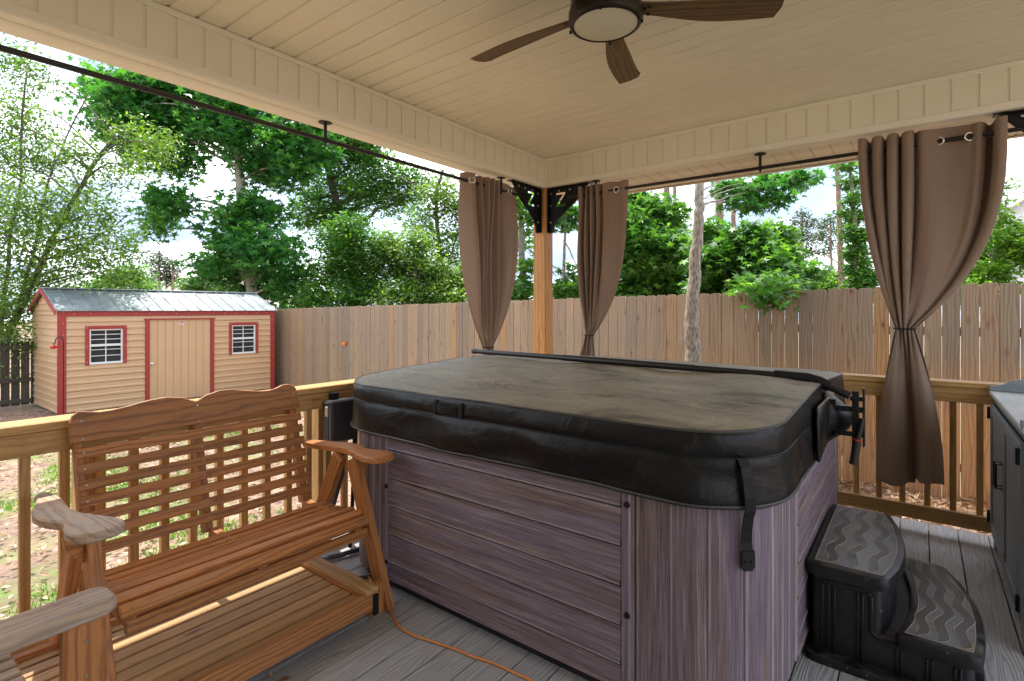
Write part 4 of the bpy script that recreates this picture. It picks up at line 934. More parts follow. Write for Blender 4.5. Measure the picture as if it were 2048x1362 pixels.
# lifter
lf = thing('cover_lifter', 'black tubular cover lifter lying across the hot tub cover', 'cover lifter', (TX1 + .15, YM, 1.0))
b = MB(); zb_ = 1.105; XL = TX0 + .02; b.tube([(XL, YM + .01, zb_ + .008), (-1.75, YM, zb_ + .004)], .016, 12); b.tube([(-1.77, YM, zb_ + .004), (-.95, YM, zb_ - .006)], .019, 12); b.tube([(XL - .008, YM + .01, zb_ + .008), (XL + .02, YM + .01, zb_ + .008)], .019, 12)
b.tube([(-.97, YM, zb_ - .006), (-.52, YM, zb_ - .012)], .0165, 12); b.build('crossbar', M['rod'], lf, smooth=50)
b = MB(); b.tube([(-.56, YM, zb_ - .012), (-.42, YM, zb_ - .016), (-.37, YM, zb_ - .028), (-.33, YM, zb_ - .05)], .024, 14); b.build('foam_grip', M['vin_black'], lf, smooth=60)
b = MB(); b.tube([(-.34, YM, zb_ - .045), (-.25, YM + .0, zb_ - .085)], .017, 12); b.build('elbow', M['rod'], lf, smooth=50)
b = MB(); X = TX1 + .17
b.box((X - .022, YM - .012, .80), (X + .004, YM + .002, 1.045), .002); b.box((X + .018, YM - .012, .80), (X + .026, YM + .03, 1.06), .002); b.box((X - .1, YM - .006, .95), (X + .026, YM + .012, .975), .002); b.box((X - .03, YM - .006, 1.0), (X + .026, YM + .012, 1.02), .002); b.box((X - .10, YM - .006, .84), (X + .02, YM + .01, .86), .002); b.box((X - .1, YM - .006, .83), (X - .085, YM + .01, 1.0), .002)
b.build('mounting_bracket', M['black'], lf)
b = MB(); b.tube([(X + .02, YM - .03, .93), (X + .0, YM - .04, .83)], .013, 10); b.tube([(X + .0, YM - .04, .835), (X - .012, YM - .045, .735)], .0165, 12); b.tube([(X - .012, YM - .045, .737), (X - .013, YM - .045, .728)], .018, 12); b.build('gas_spring', M['rod'], lf, smooth=50)
b = MB(); b.tube([(X + .0005, YM - .04, .838), (X - .001, YM - .0402, .833)], .0175, 12); b.build('red_collar', M['redplastic'], lf, smooth=50)

# ------------------------------------------------------------------ spa steps
stp = thing('spa_steps', 'black two tier plastic steps beside the hot tub', 'steps', (-.1, 2.85, 0))
def outline(xl, tab, y0, y1, n=20, xltab=None, r=.03):
    pts_ = []
    for i in range(n + 1): y = lerp(y0, y1, i / n); pts_.append((interp(y, tab), y))
    lft = [(interp(lerp(y1, y0, i / n), xltab) if xltab else xl, lerp(y1, y0, i / n)) for i in range(n + 1)]
    return pts_ + lft
def soft_slab(b, pts_, z0, z1, r=.014, inset0=0):
    prof = [(inset0, z0), (0, z0 + .004), (0, z1 - r), (r * .3, z1 - r * .3), (r, z1)]
    lp = [Vector((p[0], p[1], 0)) for p in pts_]; k = len(lp); ns = []
    for i in range(k):
        e1 = (lp[i] - lp[i - 1]); e2 = (lp[(i + 1) % k] - lp[i]); e1 = e1.normalized() if e1.length > 1e-7 else e2.normalized(); e2 = e2.normalized() if e2.length > 1e-7 else e1
        nn = Vector((-(e1.y + e2.y), e1.x + e2.x, 0)).normalized(); ns.append(nn)
    vs = []; 
    for o, z in prof: vs += [Vector((p.x + n_.x * o, p.y + n_.y * o, z)) for p, n_ in zip(lp, ns)]
    fs = [(j * k + i, j * k + (i + 1) % k, (j + 1) * k + (i + 1) % k, (j + 1) * k + i) for j in range(len(prof) - 1) for i in range(k)]
    fs.append(tuple(range((len(prof) - 1) * k, len(prof) * k))); fs.append(tuple(range(k))[::-1]); b.add(vs, fs, vs, .5)
def round_corners(pts_, r, n=5):
    out = []; k = len(pts_)
    for i in range(k):
        p = Vector(pts_[i]); a = (Vector(pts_[i - 1]) - p); c_ = (Vector(pts_[(i + 1) % k]) - p)
        if a.length < 1e-6 or c_.length < 1e-6: continue
        if a.angle(c_) < R(140): 
            rr = min(r, a.length * .45 + 10, c_.length * .45 + 10); a_ = p + a.normalized() * rr; b_ = p + c_.normalized() * rr
            for t in [q / n for q in range(n + 1)]: out.append(tuple(a_.lerp(p, t).lerp(p.lerp(b_, t), t)))
        else: out.append(tuple(p))
    return out
UY0, UY1 = 2.455, 3.275
upt = [(2.45, -.098), (2.6, -.062), (2.75, -.048), (2.9, -.05), (3.1, -.075), (3.28, -.118)]
lot = [(2.45, .172), (2.6, .192), (2.75, .198), (2.9, .190), (3.1, .150), (3.28, .085)]
UX = -.372
def edge(tab, y): return interp(y, tab)
def quad_outline(xl, tab, y0, y1, r, xlt=None):
    n = 16; right_ = [(edge(tab, lerp(y0, y1, i / n)), lerp(y0, y1, i / n)) for i in range(n + 1)]
    if xlt: left = [(edge(xlt, lerp(y1, y0, i / n)), lerp(y1, y0, i / n)) for i in range(n + 1)]
    else: left = [(xl, y1), (xl, y0)]
    pts_ = right_ + left
    # soften the four corners
    out = []
    k = len(pts_)
    for i, p in enumerate(pts_):
        pv = Vector(p); a = Vector(pts_[i - 1]) - pv; c_ = Vector(pts_[(i + 1) % k]) - pv
        if a.length > 1e-6 and c_.length > 1e-6 and a.angle(c_) < R(150):
            ra = min(r, a.length * .8); rc = min(r, c_.length * .8); A_ = pv + a.normalized() * ra; B_ = pv + c_.normalized() * rc
            for t in (0, .25, .5, .75, 1): out.append(tuple(A_.lerp(pv, t).lerp(pv.lerp(B_, t), t)))
        else: out.append(p)
    return out
def off_tab(tab, d_): return [(y, x + d_) for y, x in tab]
# bodies
b = MB(); soft_slab(b, quad_outline(UX + .02, off_tab(upt, -.03), UY0 + .03, UY1 - .02, .02), .0, .335, .004)
soft_slab(b, quad_outline(-.2, off_tab(lot, -.03), UY0 + .0275, UY1 - .024, .02), .0, .150, .004)
soft_slab(b, quad_outline(UX - .004, off_tab(lot, .0), UY0 - .035, UY1, .05), .0, .032, .012)
m4 = Matrix.Translation((0, UY0 + .03, 0)) @ Matrix.Rotation(R(90), 4, 'X')
def rib(x, z0, z1, w_=.008): b.box((x - w_ / 2, UY0 + .018, z0), (x + w_ / 2, UY0 + .032, z1), .003, axis=2)
for x in (-.292, -.272, -.192, -.178): rib(x, .03, .30)
for x in (-.07, -.055, .02, .035, .10, .115): rib(x, .03, .125)
# raised border following the stepped side
path = [(-.315, .05), (-.315, .295), (-.30, .31), (-.165, .31), (-.15, .295), (-.15, .16), (-.13, .14), (.13, .135)]
for (a, c_), (e, f_) in zip(path, path[1:]): b.beam((a, UY0 + .026, c_), (e, UY0 + .026, f_), .012, .010, (0, 1, 0), .003)
b.build('body', M['step'], stp, smooth=40)
def tread(name, pts_, z0, z1, waves, y0, y1, lt, rt):
    b = MB(); soft_slab(b, pts_, z0, z1, .013); o = b.build(name, M['step'], stp, smooth=40)
    t = MB(); L_ = [(lambda y: (interp(y, lt), interp(y, rt)))(lerp(y0, y1, i / 16)) for i in range(17)]
    pp_ = [(r2, lerp(y0, y1, i / 16)) for i, (l2, r2) in enumerate(L_)] + [(l2, lerp(y0, y1, i / 16)) for i, (l2, r2) in reversed(list(enumerate(L_)))]
    t.prism(pp_, .003, Matrix.Translation((0, 0, z1 + .0005))); t.build('tread_panel', M['tread'], o)
    wv = MB(); ln = MB(); zt = z1 + .0028
    def wx(f, y): a = interp(y, lt); c_ = interp(y, rt); return lerp(a, c_, f) + .0135 * math.sin((y - y0) * 2 * PI / .235 + f * 1.4)
    for f in waves:
        n_ = 60; Lp = []; Rp = []
        for i in range(n_ + 1):
            y = lerp(y0 + .012, y1 - .012, i / n_); cx = wx(f, y); hw = .0175 * min(1, math.sqrt(max(0, 1 - (1 - min(1, min(i, n_ - i) / 3)) ** 2)) + .05); Lp.append((cx - hw, y, zt)); Rp.append((cx + hw, y, zt))
        vs = Lp + Rp; k = n_ + 1; wv.add(vs, [(i, i + k, i + k + 1, i + 1) for i in range(n_)], vs, .5)
        ln.tube(Lp, .0010, 4); ln.tube(Rp, .0010, 4)
    wv.build('grit_band', M['wave'], o); 
    ins = [(lerp(p[0], sum(q[0] for q in pp_) / len(pp_), .02), p[1], z1 + .002) for p in pp_]; ln.tube(ins + [ins[0]], .0009, 4, False); ln.build('groove', M['dustline'], o)
tread('upper_step', quad_outline(UX, upt, UY0, UY1, .03), .335, .382, (.2, .5, .8), UY0 + .035, UY1 - .025, [(0, UX + .028), (9, UX + .028)], off_tab(upt, -.028))
tread('lower_step', quad_outline(-.1, lot, UY0, UY1 - .01, .035, off_tab(upt, .015)), .145, .190, (.16, .48, .82), UY0 + .035, UY1 - .035, off_tab(upt, .042), off_tab(lot, -.026))

# ------------------------------------------------------------------ storage cabinet
KX, KY0, KY1, KZ = .345, 2.98, 4.225, .93; KXB = .84
cb = thing('storage_cabinet', 'blue grey wooden storage cabinet with plank doors by the back railing', 'cabinet', (KX, KY0, 0))
b = MB()
b.box((KX + .02, KY0 + .02, .07), (KXB, KY1 - .02, KZ - .025), .002)
for (y0, y1) in ((KY0, KY0 + .05), (KY1 - .05, KY1)): b.box((KX, y0, 0), (KX + .05, y1, KZ - .025), .003); b.box((KXB - .05, y0, 0), (KXB, y1, KZ - .025), .003)
b.box((KX + .002, KY0 + .05, .07), (KX + .02, KY1 - .05, .11), .002); b.box((KX + .002, KY0 + .05, KZ - .07), (KX + .02, KY1 - .05, KZ - .025), .002)
b.build('body', M['cab'], cb)
b = MB(); b.box((KX - .02, KY0 - .02, KZ - .025), (KXB + .01, KY1 + .0, KZ), .005); b.build('top', M['cabtop'], cb)
prof = [(0, 0), (.52, 0), (.52, .075), (.14, .075), (.10, .068), (.06, .04), (.03, .03), (0, .028)]
for yy in (KY1 - .012, KY0 + .0):
    b = MB(); m4 = Matrix((Vector((1, 0, 0)), Vector((0, 0, 1)), Vector((0, -1, 0)))).transposed().to_4x4(); m4.translation = Vector((KX - .02, yy, KZ + .001)); b.prism(prof, .02, m4, ch=.003); b.build('side_gallery', M['cab'], cb)
def cdoor(y0, y1, hinge_y, hand_y):
    z0, z1 = .115, KZ - .075; st = .055; b = MB(); X0 = KX - .018
    b.box((X0, y0, z0), (KX, y0 + st, z1), .003); b.box((X0, y1 - st, z0), (KX, y1, z1), .003); b.box((X0, y0 + st, z0), (KX, y1 - st, z0 + st), .003); b.box((X0, y0 + st, z1 - st), (KX, y1 - st, z1), .003)
    yy0, yy1, zz0, zz1 = y0 + st, y1 - st, z0 + st, z1 - st
    k = -30
    for k in range(-12, 24):
        pit = .088; a0 = zz0 + k * pit; sl_ = .62
        poly = [(yy0 - .1, a0 + sl_ * 0 - .1 * -sl_ * 0), (yy1 + .1, a0 + sl_ * (yy1 - yy0 + .2)), (yy1 + .1, a0 + sl_ * (yy1 - yy0 + .2) + pit - .005), (yy0 - .1, a0 + pit - .005)]
        poly = clip_rect(poly, yy0, zz0, yy1, zz1)
        if len(poly) > 2:
            ar = abs(sum(poly[i - 1][0] * poly[i][1] - poly[i][0] * poly[i - 1][1] for i in range(len(poly)))) / 2
            if ar < 2e-4: continue
            m4 = Matrix((Vector((0, 1, 0)), Vector((0, 0, 1)), Vector((1, 0, 0)))).transposed().to_4x4(); m4.translation = Vector((KX - .006, 0, 0)); b.prism(poly, .009, m4)
    dd = b.build('door', M['cab'], cb)
    h = MB(); za, zb2 = .52, .64; hx = X0 - .028; h.tube([(X0, hand_y, zb2), (hx, hand_y, zb2), (hx, hand_y, za), (X0, hand_y, za)], .0055, 8); h.build('handle', M['black'], dd, smooth=30)
    for hz in (.19, .80): h = MB(); h.box((X0 - .006, hinge_y - .014, hz - .035), (X0 + .002, hinge_y + .014, hz + .035), .002); h.tube([(X0 - .007, hinge_y, hz - .035), (X0 - .007, hinge_y, hz + .035)], .006, 8); h.build('hinge', M['black'], dd)
ymid = (KY0 + KY1) / 2 - .01
cdoor(ymid + .002, KY1 - .035, KY1 - .02, ymid + .03); cdoor(KY0 + .035, ymid - .002, KY0 + .05, ymid - .028)

# ------------------------------------------------------------------ ceiling fan
FX, FY = -1.07, 2.05; fan = thing('ceiling_fan', 'dark ceiling fan with wood blades and a round frosted light', 'ceiling fan', (FX, FY, ZC))
T0 = Matrix.Translation((FX, FY, 0))
b = MB(); b.lathe([(0, 2.869), (.075, 2.868), (.08, 2.84), (.05, 2.815), (.03, 2.81), (.03, 2.79), (.12, 2.785), (.145, 2.765), (.150, 2.72), (.152, 2.69), (.158, 2.685), (.158, 2.645), (.152, 2.632), (.140, 2.626), (.134, 2.630)][::-1], T0, 56)
b.build('motor_housing', M['fanmetal'], fan, smooth=40)
b = MB(); b.lathe([(0, 2.606), (.05, 2.609), (.09, 2.615), (.12, 2.623), (.134, 2.630), (.134, 2.64), (0, 2.64)], T0, 56); b.build('light_diffuser', M['globe'], fan, smooth=50)
for k in range(4): a = R(20 + 90 * k); b = MB(); b.lathe([(0, .012), (.006, .01), (.006, 0)][::-1], T0 @ Matrix.Translation((.152 * math.cos(a), .152 * math.sin(a), 2.628)) @ Matrix.Rotation(PI, 4, 'X'), 8); b.build('thumb_screw', M['fanmetal'], fan, smooth=40)
for k in range(5):
    a = R(33 + 72 * k); b = MB(); out = []
    for i in range(25):
        t = i / 24; s_ = .13 + .60 * t; hw = lerp(.034, .062, sm(t * 1.6)) * (1 if t < .95 else 1); c_ = .035 * math.sin(t * PI * .75) ; out.append((s_, c_, hw))
    L1 = [(s_, c_ + hw) for s_, c_, hw in out]; L2 = [(s_ - (.03 if i == 24 else 0), c_ - hw) for i, (s_, c_, hw) in enumerate(out)]
    poly = L2 + [(.735, -.02), (.742, .03)] + L1[::-1]
    vs = [Vector((p[0], p[1], 0)) for p in poly]
    m4 = T0 @ Matrix.Rotation(a, 4, 'Z') @ Matrix.Translation((0, 0, 2.70)) @ Matrix.Rotation(R(-13), 4, 'X')
    b.prism(poly, .008, m4, ch=.002); b.build('blade', M['blade'], fan)
    for (sx, sy) in ((.165, .0), (.185, .028), (.185, -.012)): sc_ = MB(); sc_.lathe([(0, -.010), (.007, -.008), (.008, -.004)], m4 @ Matrix.Translation((sx, sy + .006, 0)), 8); sc_.build('blade_screw', M['black'], fan, smooth=40)

# ------------------------------------------------------------------ glider bench
gl = thing('glider_bench', 'slatted wooden glider bench with scalloped back on a slatted platform', 'bench', (-2.3, 1.08, 0))
BY0, BY1 = .615, 1.585
def backx(z): return lerp(-2.565, -2.712, (z - .44) / .56)
bd = Vector((-.147, 0, .56)).normalized(); bn = Vector((bd.z, 0, -bd.x))            # along the back, out of the back (towards the seat)
b = MB()
for i in range(7):
    z = .832 - i * .0615; x = backx(z); m4 = Matrix((Vector((0, 1, 0)), bd, Vector((0, 1, 0)).cross(bd))).transposed().to_4x4(); m4.translation = Vector((x, (BY0 + BY1) / 2, z))
    b.box((-(BY1 - BY0) / 2, -.0212, -.009), ((BY1 - BY0) / 2, .0212, .009), .003, m4)
b.build('back_slats', M['benchdark'], gl)
topz = [(.600, .955), (.612, .982), (.632, .997), (.66, .992), (.70, .985), (.74, .986), (.80, .994), (.88, 1.008), (.95, 1.013), (1.01, 1.004), (1.05, .986), (1.07, .979), (1.085, .984), (1.12, 1.002), (1.18, 1.015), (1.24, 1.013), (1.32, .998), (1.38, .988), (1.42, .986), (1.46, .992), (1.50, 1.006), (1.54, 1.006), (1.57, .990), (1.582, .96)]
m4 = Matrix((Vector((0, 1, 0)), bd, Vector((0, 1, 0)).cross(bd))).transposed().to_4x4(); ZK = .862; m4.translation = Vector((backx(ZK), 0, ZK))
b = MB(); b.prism([(.598, .012), (1.584, .012)] + [(y, (z - ZK) / bd.z) for y, z in topz[::-1]], .022, m4, ch=.004); b.build('crest_rail', M['crest'], gl)
for yy in (BY0 + .02, 1.075, BY1 - .03):
    b = MB(); b.beam(Vector((backx(.40), yy, .40)) - bn * .034, Vector((backx(.96), yy, .96)) - bn * .034, .036, .046, bn, .003); b.build('back_stile', M['benchdark'], gl)
# seat: a rolled row of slats
seatp = [(-2.455, .404, 10), (-2.403, .399, 3), (-2.351, .401, -4), (-2.299, .409, -7), (-2.238, .420, -5), (-2.172, .420, 8), (-2.110, .400, 42)]
b = MB()
for i, (x, z, ang) in enumerate(seatp):
    wd = .032 if i < 4 else .044; m4 = Matrix.Translation((x, 1.105, z)) @ Matrix.Rotation(R(ang), 4, 'Y'); b.box((-wd / 2, -.505, -.020), (wd / 2, .505, .009), .005, m4, axis=1)
b.build('seat_slats', M['bench'], gl)
b = MB(); b.box((-2.128, .62, .318), (-2.104, 1.60, .362), .003); b.build('apron', M['crest'], gl)
for yy in (.635, 1.09, 1.55): b = MB(); b.beam((-2.57, yy, .385), (-2.11, yy, .37), .036, .055, (0, 0, 1)); b.build('seat_rail', M['benchdark'], gl)
for yy, mt in ((.555, 'bench'), (1.618, 'orange')):
    b = MB(); b.beam((-2.245, yy, .665), (-1.985, yy, .0), .038, .078, (1, 0, .4), .003); b.build('leg', M[mt], gl)
    b = MB(); b.beam((-2.36, yy, .66), (-2.70, yy, .0), .038, .078, (1, 0, -.4), .003); b.build('leg', M[mt], gl)
    b = MB(); b.prism([(0, 0), (.055, 0), (.048, -.04), (.028, -.075), (.0, -.10)], .03, Matrix((Vector((0, -1 if yy < 1 else 1, 0)), Vector((0, 0, 1)), Vector((-1 if yy < 1 else 1, 0, 0)))).transposed().to_4x4() if False else Matrix.Translation((-2.235, yy + (-.02 if yy < 1 else .02), .66)) @ Matrix((Vector((0, -1 if yy < 1 else 1, 0)), Vector((0, 0, 1)), Vector((1, 0, 0)))).transposed().to_4x4(), ch=.002); b.build('arm_corbel', M['orange'], gl)
    # arm: paddle shaped board
    A0, A1 = -2.715, -1.985; ss = [0, .02, .08, .16, .24, .32, .40, .46, .50, .54, .58, .64, .69, .72, .73]
    outer = [.0, .028, .030, .052, .078, .092, .088, .068, .048, .048, .062, .072, .066, .04, .015]; inner = [.0, .030, .034, .034, .026, .018, .020, .032, .044, .060, .075, .088, .088, .06, .02]
    if yy < 1: lowY, highY = outer, inner
    else: lowY, highY = inner, outer
    cy = .525 if yy < 1 else 1.635; k = .92
    poly = [(A0 + s_, cy - lowY[i] * k) for i, s_ in enumerate(ss)] + [(A0 + ss[i], cy + highY[i] * k) for i in range(len(ss) - 1, -1, -1)]
    sm_ = []
    for i in range(len(poly)):
        p, q = Vector(poly[i]), Vector(poly[(i + 1) % len(poly)])
        if (p - q).length < 1e-4: continue
        sm_ += [tuple(p.lerp(q, .25)), tuple(p.lerp(q, .75))]
    m4 = Matrix.Translation((A0 - (.03 if yy < 1 else 0), 0, .672)) @ Matrix.Rotation(R(-2.6), 4, 'Y') @ Matrix.Translation((-A0, 0, 0)); b = MB(); b.prism(sm_, .032, m4, ch=.006)
    b.build('armrest', M['armgrey'] if yy < 1 else M['bench'], gl)
# platform
PX0, PX1, PY0, PY1 = -2.62, -1.935, -.75, 1.50; b = MB(); x = PX1 - .026
while x > PX0 + .05: b.box((x - .0600, PY0 + .03, .094), (x, PY1 - .045, .130), .003, axis=1); x -= .0725
pf = b.build('platform_slats', M['plat'], gl)
b = MB(); b.box((PX1 - .024, PY0, .065), (PX1, PY1, .150), .003); b.build('platform_side', M['benchdark'], gl); b = MB(); b.box((PX0, PY0, .065), (PX0 + .03, PY1, .150), .003); b.build('platform_side', M['benchdark'], gl)
b = MB(); b.box((PX0 + .03, PY1 - .042, .05), (PX1 - .024, PY1 - .004, .149), .003); b.build('platform_end', M['orange'], gl); b = MB(); b.box((PX0 + .03, PY0, .05), (PX1 - .024, PY0 + .03, .149), .003); b.build('platform_end', M['orange'], gl)
b = MB(); b.box((PX0, PY1 - .045, .1505), (PX1 + .012, PY1 + .02, .172), .003); b.build('platform_cap', M['plat'], gl)
for yy in (PY0 + .3, .5, PY1 - .25): b = MB(); b.box((PX0 + .06, yy - .02, 0), (PX1 - .12, yy + .02, .093), .003); b.build('platform_skid', M['crest'], gl)
b = MB(); b.box((PX1 - .012, PY1 + .001, .04), (PX1 + .004, PY1 + .03, .13), .003); b.tube([(PX1 - .004, PY1 + .012, .05), (PX1 - .004, PY1 + .012, .125)], .008, 8); b.build('hinge', M['black'], gl)
b = MB(); b.box((-2.03, PY1 + .03, .0), (-1.985, PY1 + .1, .14), .003, axis=2); b.build('leg_block', M['bench'], gl)
SP = [gl]
def scr(x, y, z, n_): b = MB(); b.lathe([(0, .0010), (.0034, .0010), (.0042, 0)][::-1], Matrix.Translation((x, y, z)) @ Vector(n_).to_track_quat('Z', 'Y').to_matrix().to_4x4(), 8); b.build('screw', M['screwgrey'], SP[0])
for yy in (BY0 + .025, 1.075, BY1 - .03):
    for i in range(7): z = .832 - i * .0615; q = Vector((backx(z), yy, z)) + bn * .0095; scr(q.x, q.y, q.z, bn)
    for z in (.885, .955): q = Vector((backx(z), yy, z)) + bn * .0115; scr(q.x, q.y, q.z, bn)
for (x, z, ang) in seatp:
    for yy in (.635, 1.09, 1.55): n_ = Vector((math.sin(R(ang)), 0, math.cos(R(ang)))); q = Vector((x, yy, z)) + n_ * .0093; scr(q.x, q.y, q.z, n_)
for (x, y) in ((-2.3, .50), (-2.26, .56), (-2.35, .60)): scr(x, y, .7085, (0, 0, 1))

# ------------------------------------------------------------------ second seat at the lower left
ch = thing('wooden_armchair', 'weathered wooden armchair, only its near arm and leg in view', 'chair', (-2.0, 0, 0))
AX0, AX1 = -1.765, -1.640
b = MB(); n = 6; tip = [(AX1 - .03 + .03 * math.sin(a), .47 - .04 + .04 * math.cos(a)) for a in [PI / 2 * (1 - i / n) for i in range(n + 1)]]; tip2 = [(AX0 + .035 - .035 * math.sin(a), .47 - .05 + .05 * math.cos(a)) for a in [PI / 2 * i / n for i in range(n + 1)]]
m4 = Matrix.Translation((0, .47, .648)) @ Matrix.Rotation(R(1.5), 4, 'X') @ Matrix.Translation((0, -.47, 0))
poly = [(AX1 - .02, -.40), (AX1 - .03, .0), (AX1 - .022, .14), (AX1 - .004, .22)] + [(AX1, .30)] + tip + tip2 + [(AX0, .30), (AX0 + .012, .05), (AX0 + .02, -.40)]
sw = Matrix(((0, 1, 0, 0), (1, 0, 0, 0), (0, 0, -1, 0), (0, 0, 0, 1)))
b.prism([(p[1], p[0]) for p in poly], .036, m4 @ sw, ch=.007); b.build('armrest', M['armgrey'], ch)
SP[0] = ch
for (x, y) in ((-1.735, .36), (-1.69, .40), (-1.675, .33)): scr(x, y, .668, (0, 0, 1))
scr(AX1 - .004, .40, .585, (1, 0, 0)); scr(AX1 - .004, .40, .50, (1, 0, 0))
b = MB(); b.box((AX1 - .043, .356, 0), (AX1 - .005, .444, .629), .004); b.build('leg', M['bench'], ch)
b = MB(); b.box((AX1 - .043, -.34, 0), (AX1 - .005, -.26, .65), .004); b.build('leg', M['bench'], ch)
for y0 in (.21, -.34): b = MB(); b.box((-2.42, y0, 0), (-2.38, y0 + .08, .63), .004); b.build('leg', M['bench'], ch)
b = MB(); b.prism([(.295, -2.44), (.295, -2.34), (-.4, -2.35), (-.4, -2.43)], .036, Matrix.Translation((0, 0, .648)) @ sw, ch=.007); b.build('armrest', M['armgrey'], ch)
b = MB(); x = -2.34
while x < -1.75: b.box((x, -.32, .395), (x + .045, .335, .415), .006, axis=1); x += .057
b.build('seat_slats', M['armgrey'], ch)
b = MB(); b.box((-2.38, .255, .31), (-1.70, .29, .393), .003); b.box((-2.38, -.30, .31), (-1.70, -.27, .393), .003); b.build('seat_rail', M['bench'], ch)
b = MB()
for i in range(9): b.box((-2.38, -.345 - i * .012, .48 + i * .056), (-1.69, -.327 - i * .012, .52 + i * .056), .004)
b.build('back_slats', M['benchdark'], ch)

# ------------------------------------------------------------------ electrical box, cables, cord
eb = thing('electrical_box', 'grey weatherproof disconnect box fixed to the railing beside the bench', 'electrical box', (-2.70, 1.83, .76))
b = MB(); b.box((-2.736, 1.755, .655), (-2.66, 1.915, .885), .012); b.build('housing', M['ebox'], eb, smooth=35)
b = MB(); b.box((-2.665, 1.75, .65), (-2.625, 1.92, .892), .014); b.build('lid', M['ebox'], eb, smooth=35)
b = MB(); b.box((-2.69, 1.747, .80), (-2.668, 1.7545, .855), .001); b.build('sticker', M['hsiding'], eb)
b = MB(); b.box((-2.735, 1.80, .885), (-2.70, 1.85, .925), .004); b.build('mounting_lug', M['black'], eb)
b = MB(); b.tube([(-2.70, 1.79, .655), (-2.70, 1.79, .60)], .02, 10); b.tube([(-2.69, 1.86, .655), (-2.69, 1.86, .60)], .016, 10); b.build('conduit_fitting', M['ebox'], eb, smooth=40)
cbm = MB(); cbm.tube([(-2.69, 1.86, .61), (-2.685, 1.86, .45), (-2.70, 1.80, .25), (-2.70, 1.70, .10), (-2.66, 1.66, .02), (-2.60, 1.78, .02), (-2.55, 1.95, .03)], .014, 10)
tag(cbm.build('conduit', M['ebox'], smooth=60, loc=(-2.69, 1.8, 0)), 'grey flexible conduit dropping from the electrical box to the deck', 'conduit')
cbm = MB(); cbm.tube([(-2.64, 1.945, .99), (-2.635, 1.94, .90), (-2.64, 1.93, .80), (-2.645, 1.92, .70), (-2.65, 1.92, .60)], [.004, .008, .013, .016, .014], 10); cbm.tube([(-2.65, 1.92, .62), (-2.66, 1.91, .25), (-2.64, 1.88, .02)], .011, 8)
tag(cbm.build('black_cable', M['vin_black'], smooth=60, loc=(-2.65, 1.93, 0)), 'black cable hanging between the electrical box and the hot tub', 'cable')
def deckpt(px, py, z=.008): k = (CH - z) / (py - HY); dd = F * k; v = FW * dd + RT * ((px - CX) * k); return (v.x, v.y, z)
raw = [deckpt(*q) for q in ((735, 1150), (760, 1190), (781, 1222), (790, 1240), (802, 1256), (825, 1270), (850, 1278), (885, 1290), (915, 1300), (945, 1313), (975, 1322), (1000, 1332), (1030, 1346), (1065, 1362), (1110, 1395), (1200, 1500))]
def catmull(pts_, n=6):
    out = []; pts_ = [Vector(p) for p in pts_]; e = [pts_[0]] + pts_ + [pts_[-1]]
    for i in range(len(pts_) - 1):
        for k in range(n):
            t = k / n; p0, p1, p2, p3 = e[i:i + 4]; out.append(.5 * ((2 * p1) + (-p0 + p2) * t + (2 * p0 - 5 * p1 + 4 * p2 - p3) * t * t + (-p0 + 3 * p1 - 3 * p2 + p3) * t ** 3))
    return out + [pts_[-1]]
cbm = MB(); cbm.tube(catmull(raw), .0052, 8); tag(cbm.build('extension_cord', M['cord'], smooth=60, loc=raw[3]), 'orange extension cord snaking over the grey deck boards', 'cord')
cbm = MB(); cbm.tube(catmull([(-2.62, 1.62, .01), (-2.5, 1.60, .008), (-2.36, 1.68, .008), (-2.26, 1.80, .008), (-2.20, 1.95, .01)]), .009, 8); tag(cbm.build('grey_hose', M['ebox'], smooth=60, loc=(-2.4, 1.65, 0)), 'grey hose on the sunlit deck between bench and hot tub', 'hose')
# crumbs: dead leaves and twigs on the deck
def small_leaf(px, py, s_, a):
    b = MB(); q = Vector(deckpt(px, py, .004)); u_ = Vector((math.cos(a), math.sin(a), 0)) * s_; v_ = Vector((-math.sin(a), math.cos(a), 0)) * s_ * .45
    b.add([q - u_, q + v_ + Vector((0, 0, .004)), q + u_ * .9, q - v_ + Vector((0, 0, .006))], [(0, 3, 2, 1)], [(0, 0, 0)] * 4, random.random()); return b
for (px, py, s_, lab) in ((543, 1348, .022, 'dry brown leaf on the deck in front of the platform'), (570, 1358, .03, 'curled reddish leaf at the bottom edge of the deck'), (1987, 1142, .016, 'dead leaf in a deck gap beside the cabinet'), (1078, 1288, .012, 'tiny leaf scrap under the hot tub edge')):
    b = small_leaf(px, py, s_, random.random() * 6); tag(b.build('dead_leaf', M['straw'], loc=deckpt(px, py, 0)), lab, 'leaf', 'dead leaves lying on the deck')

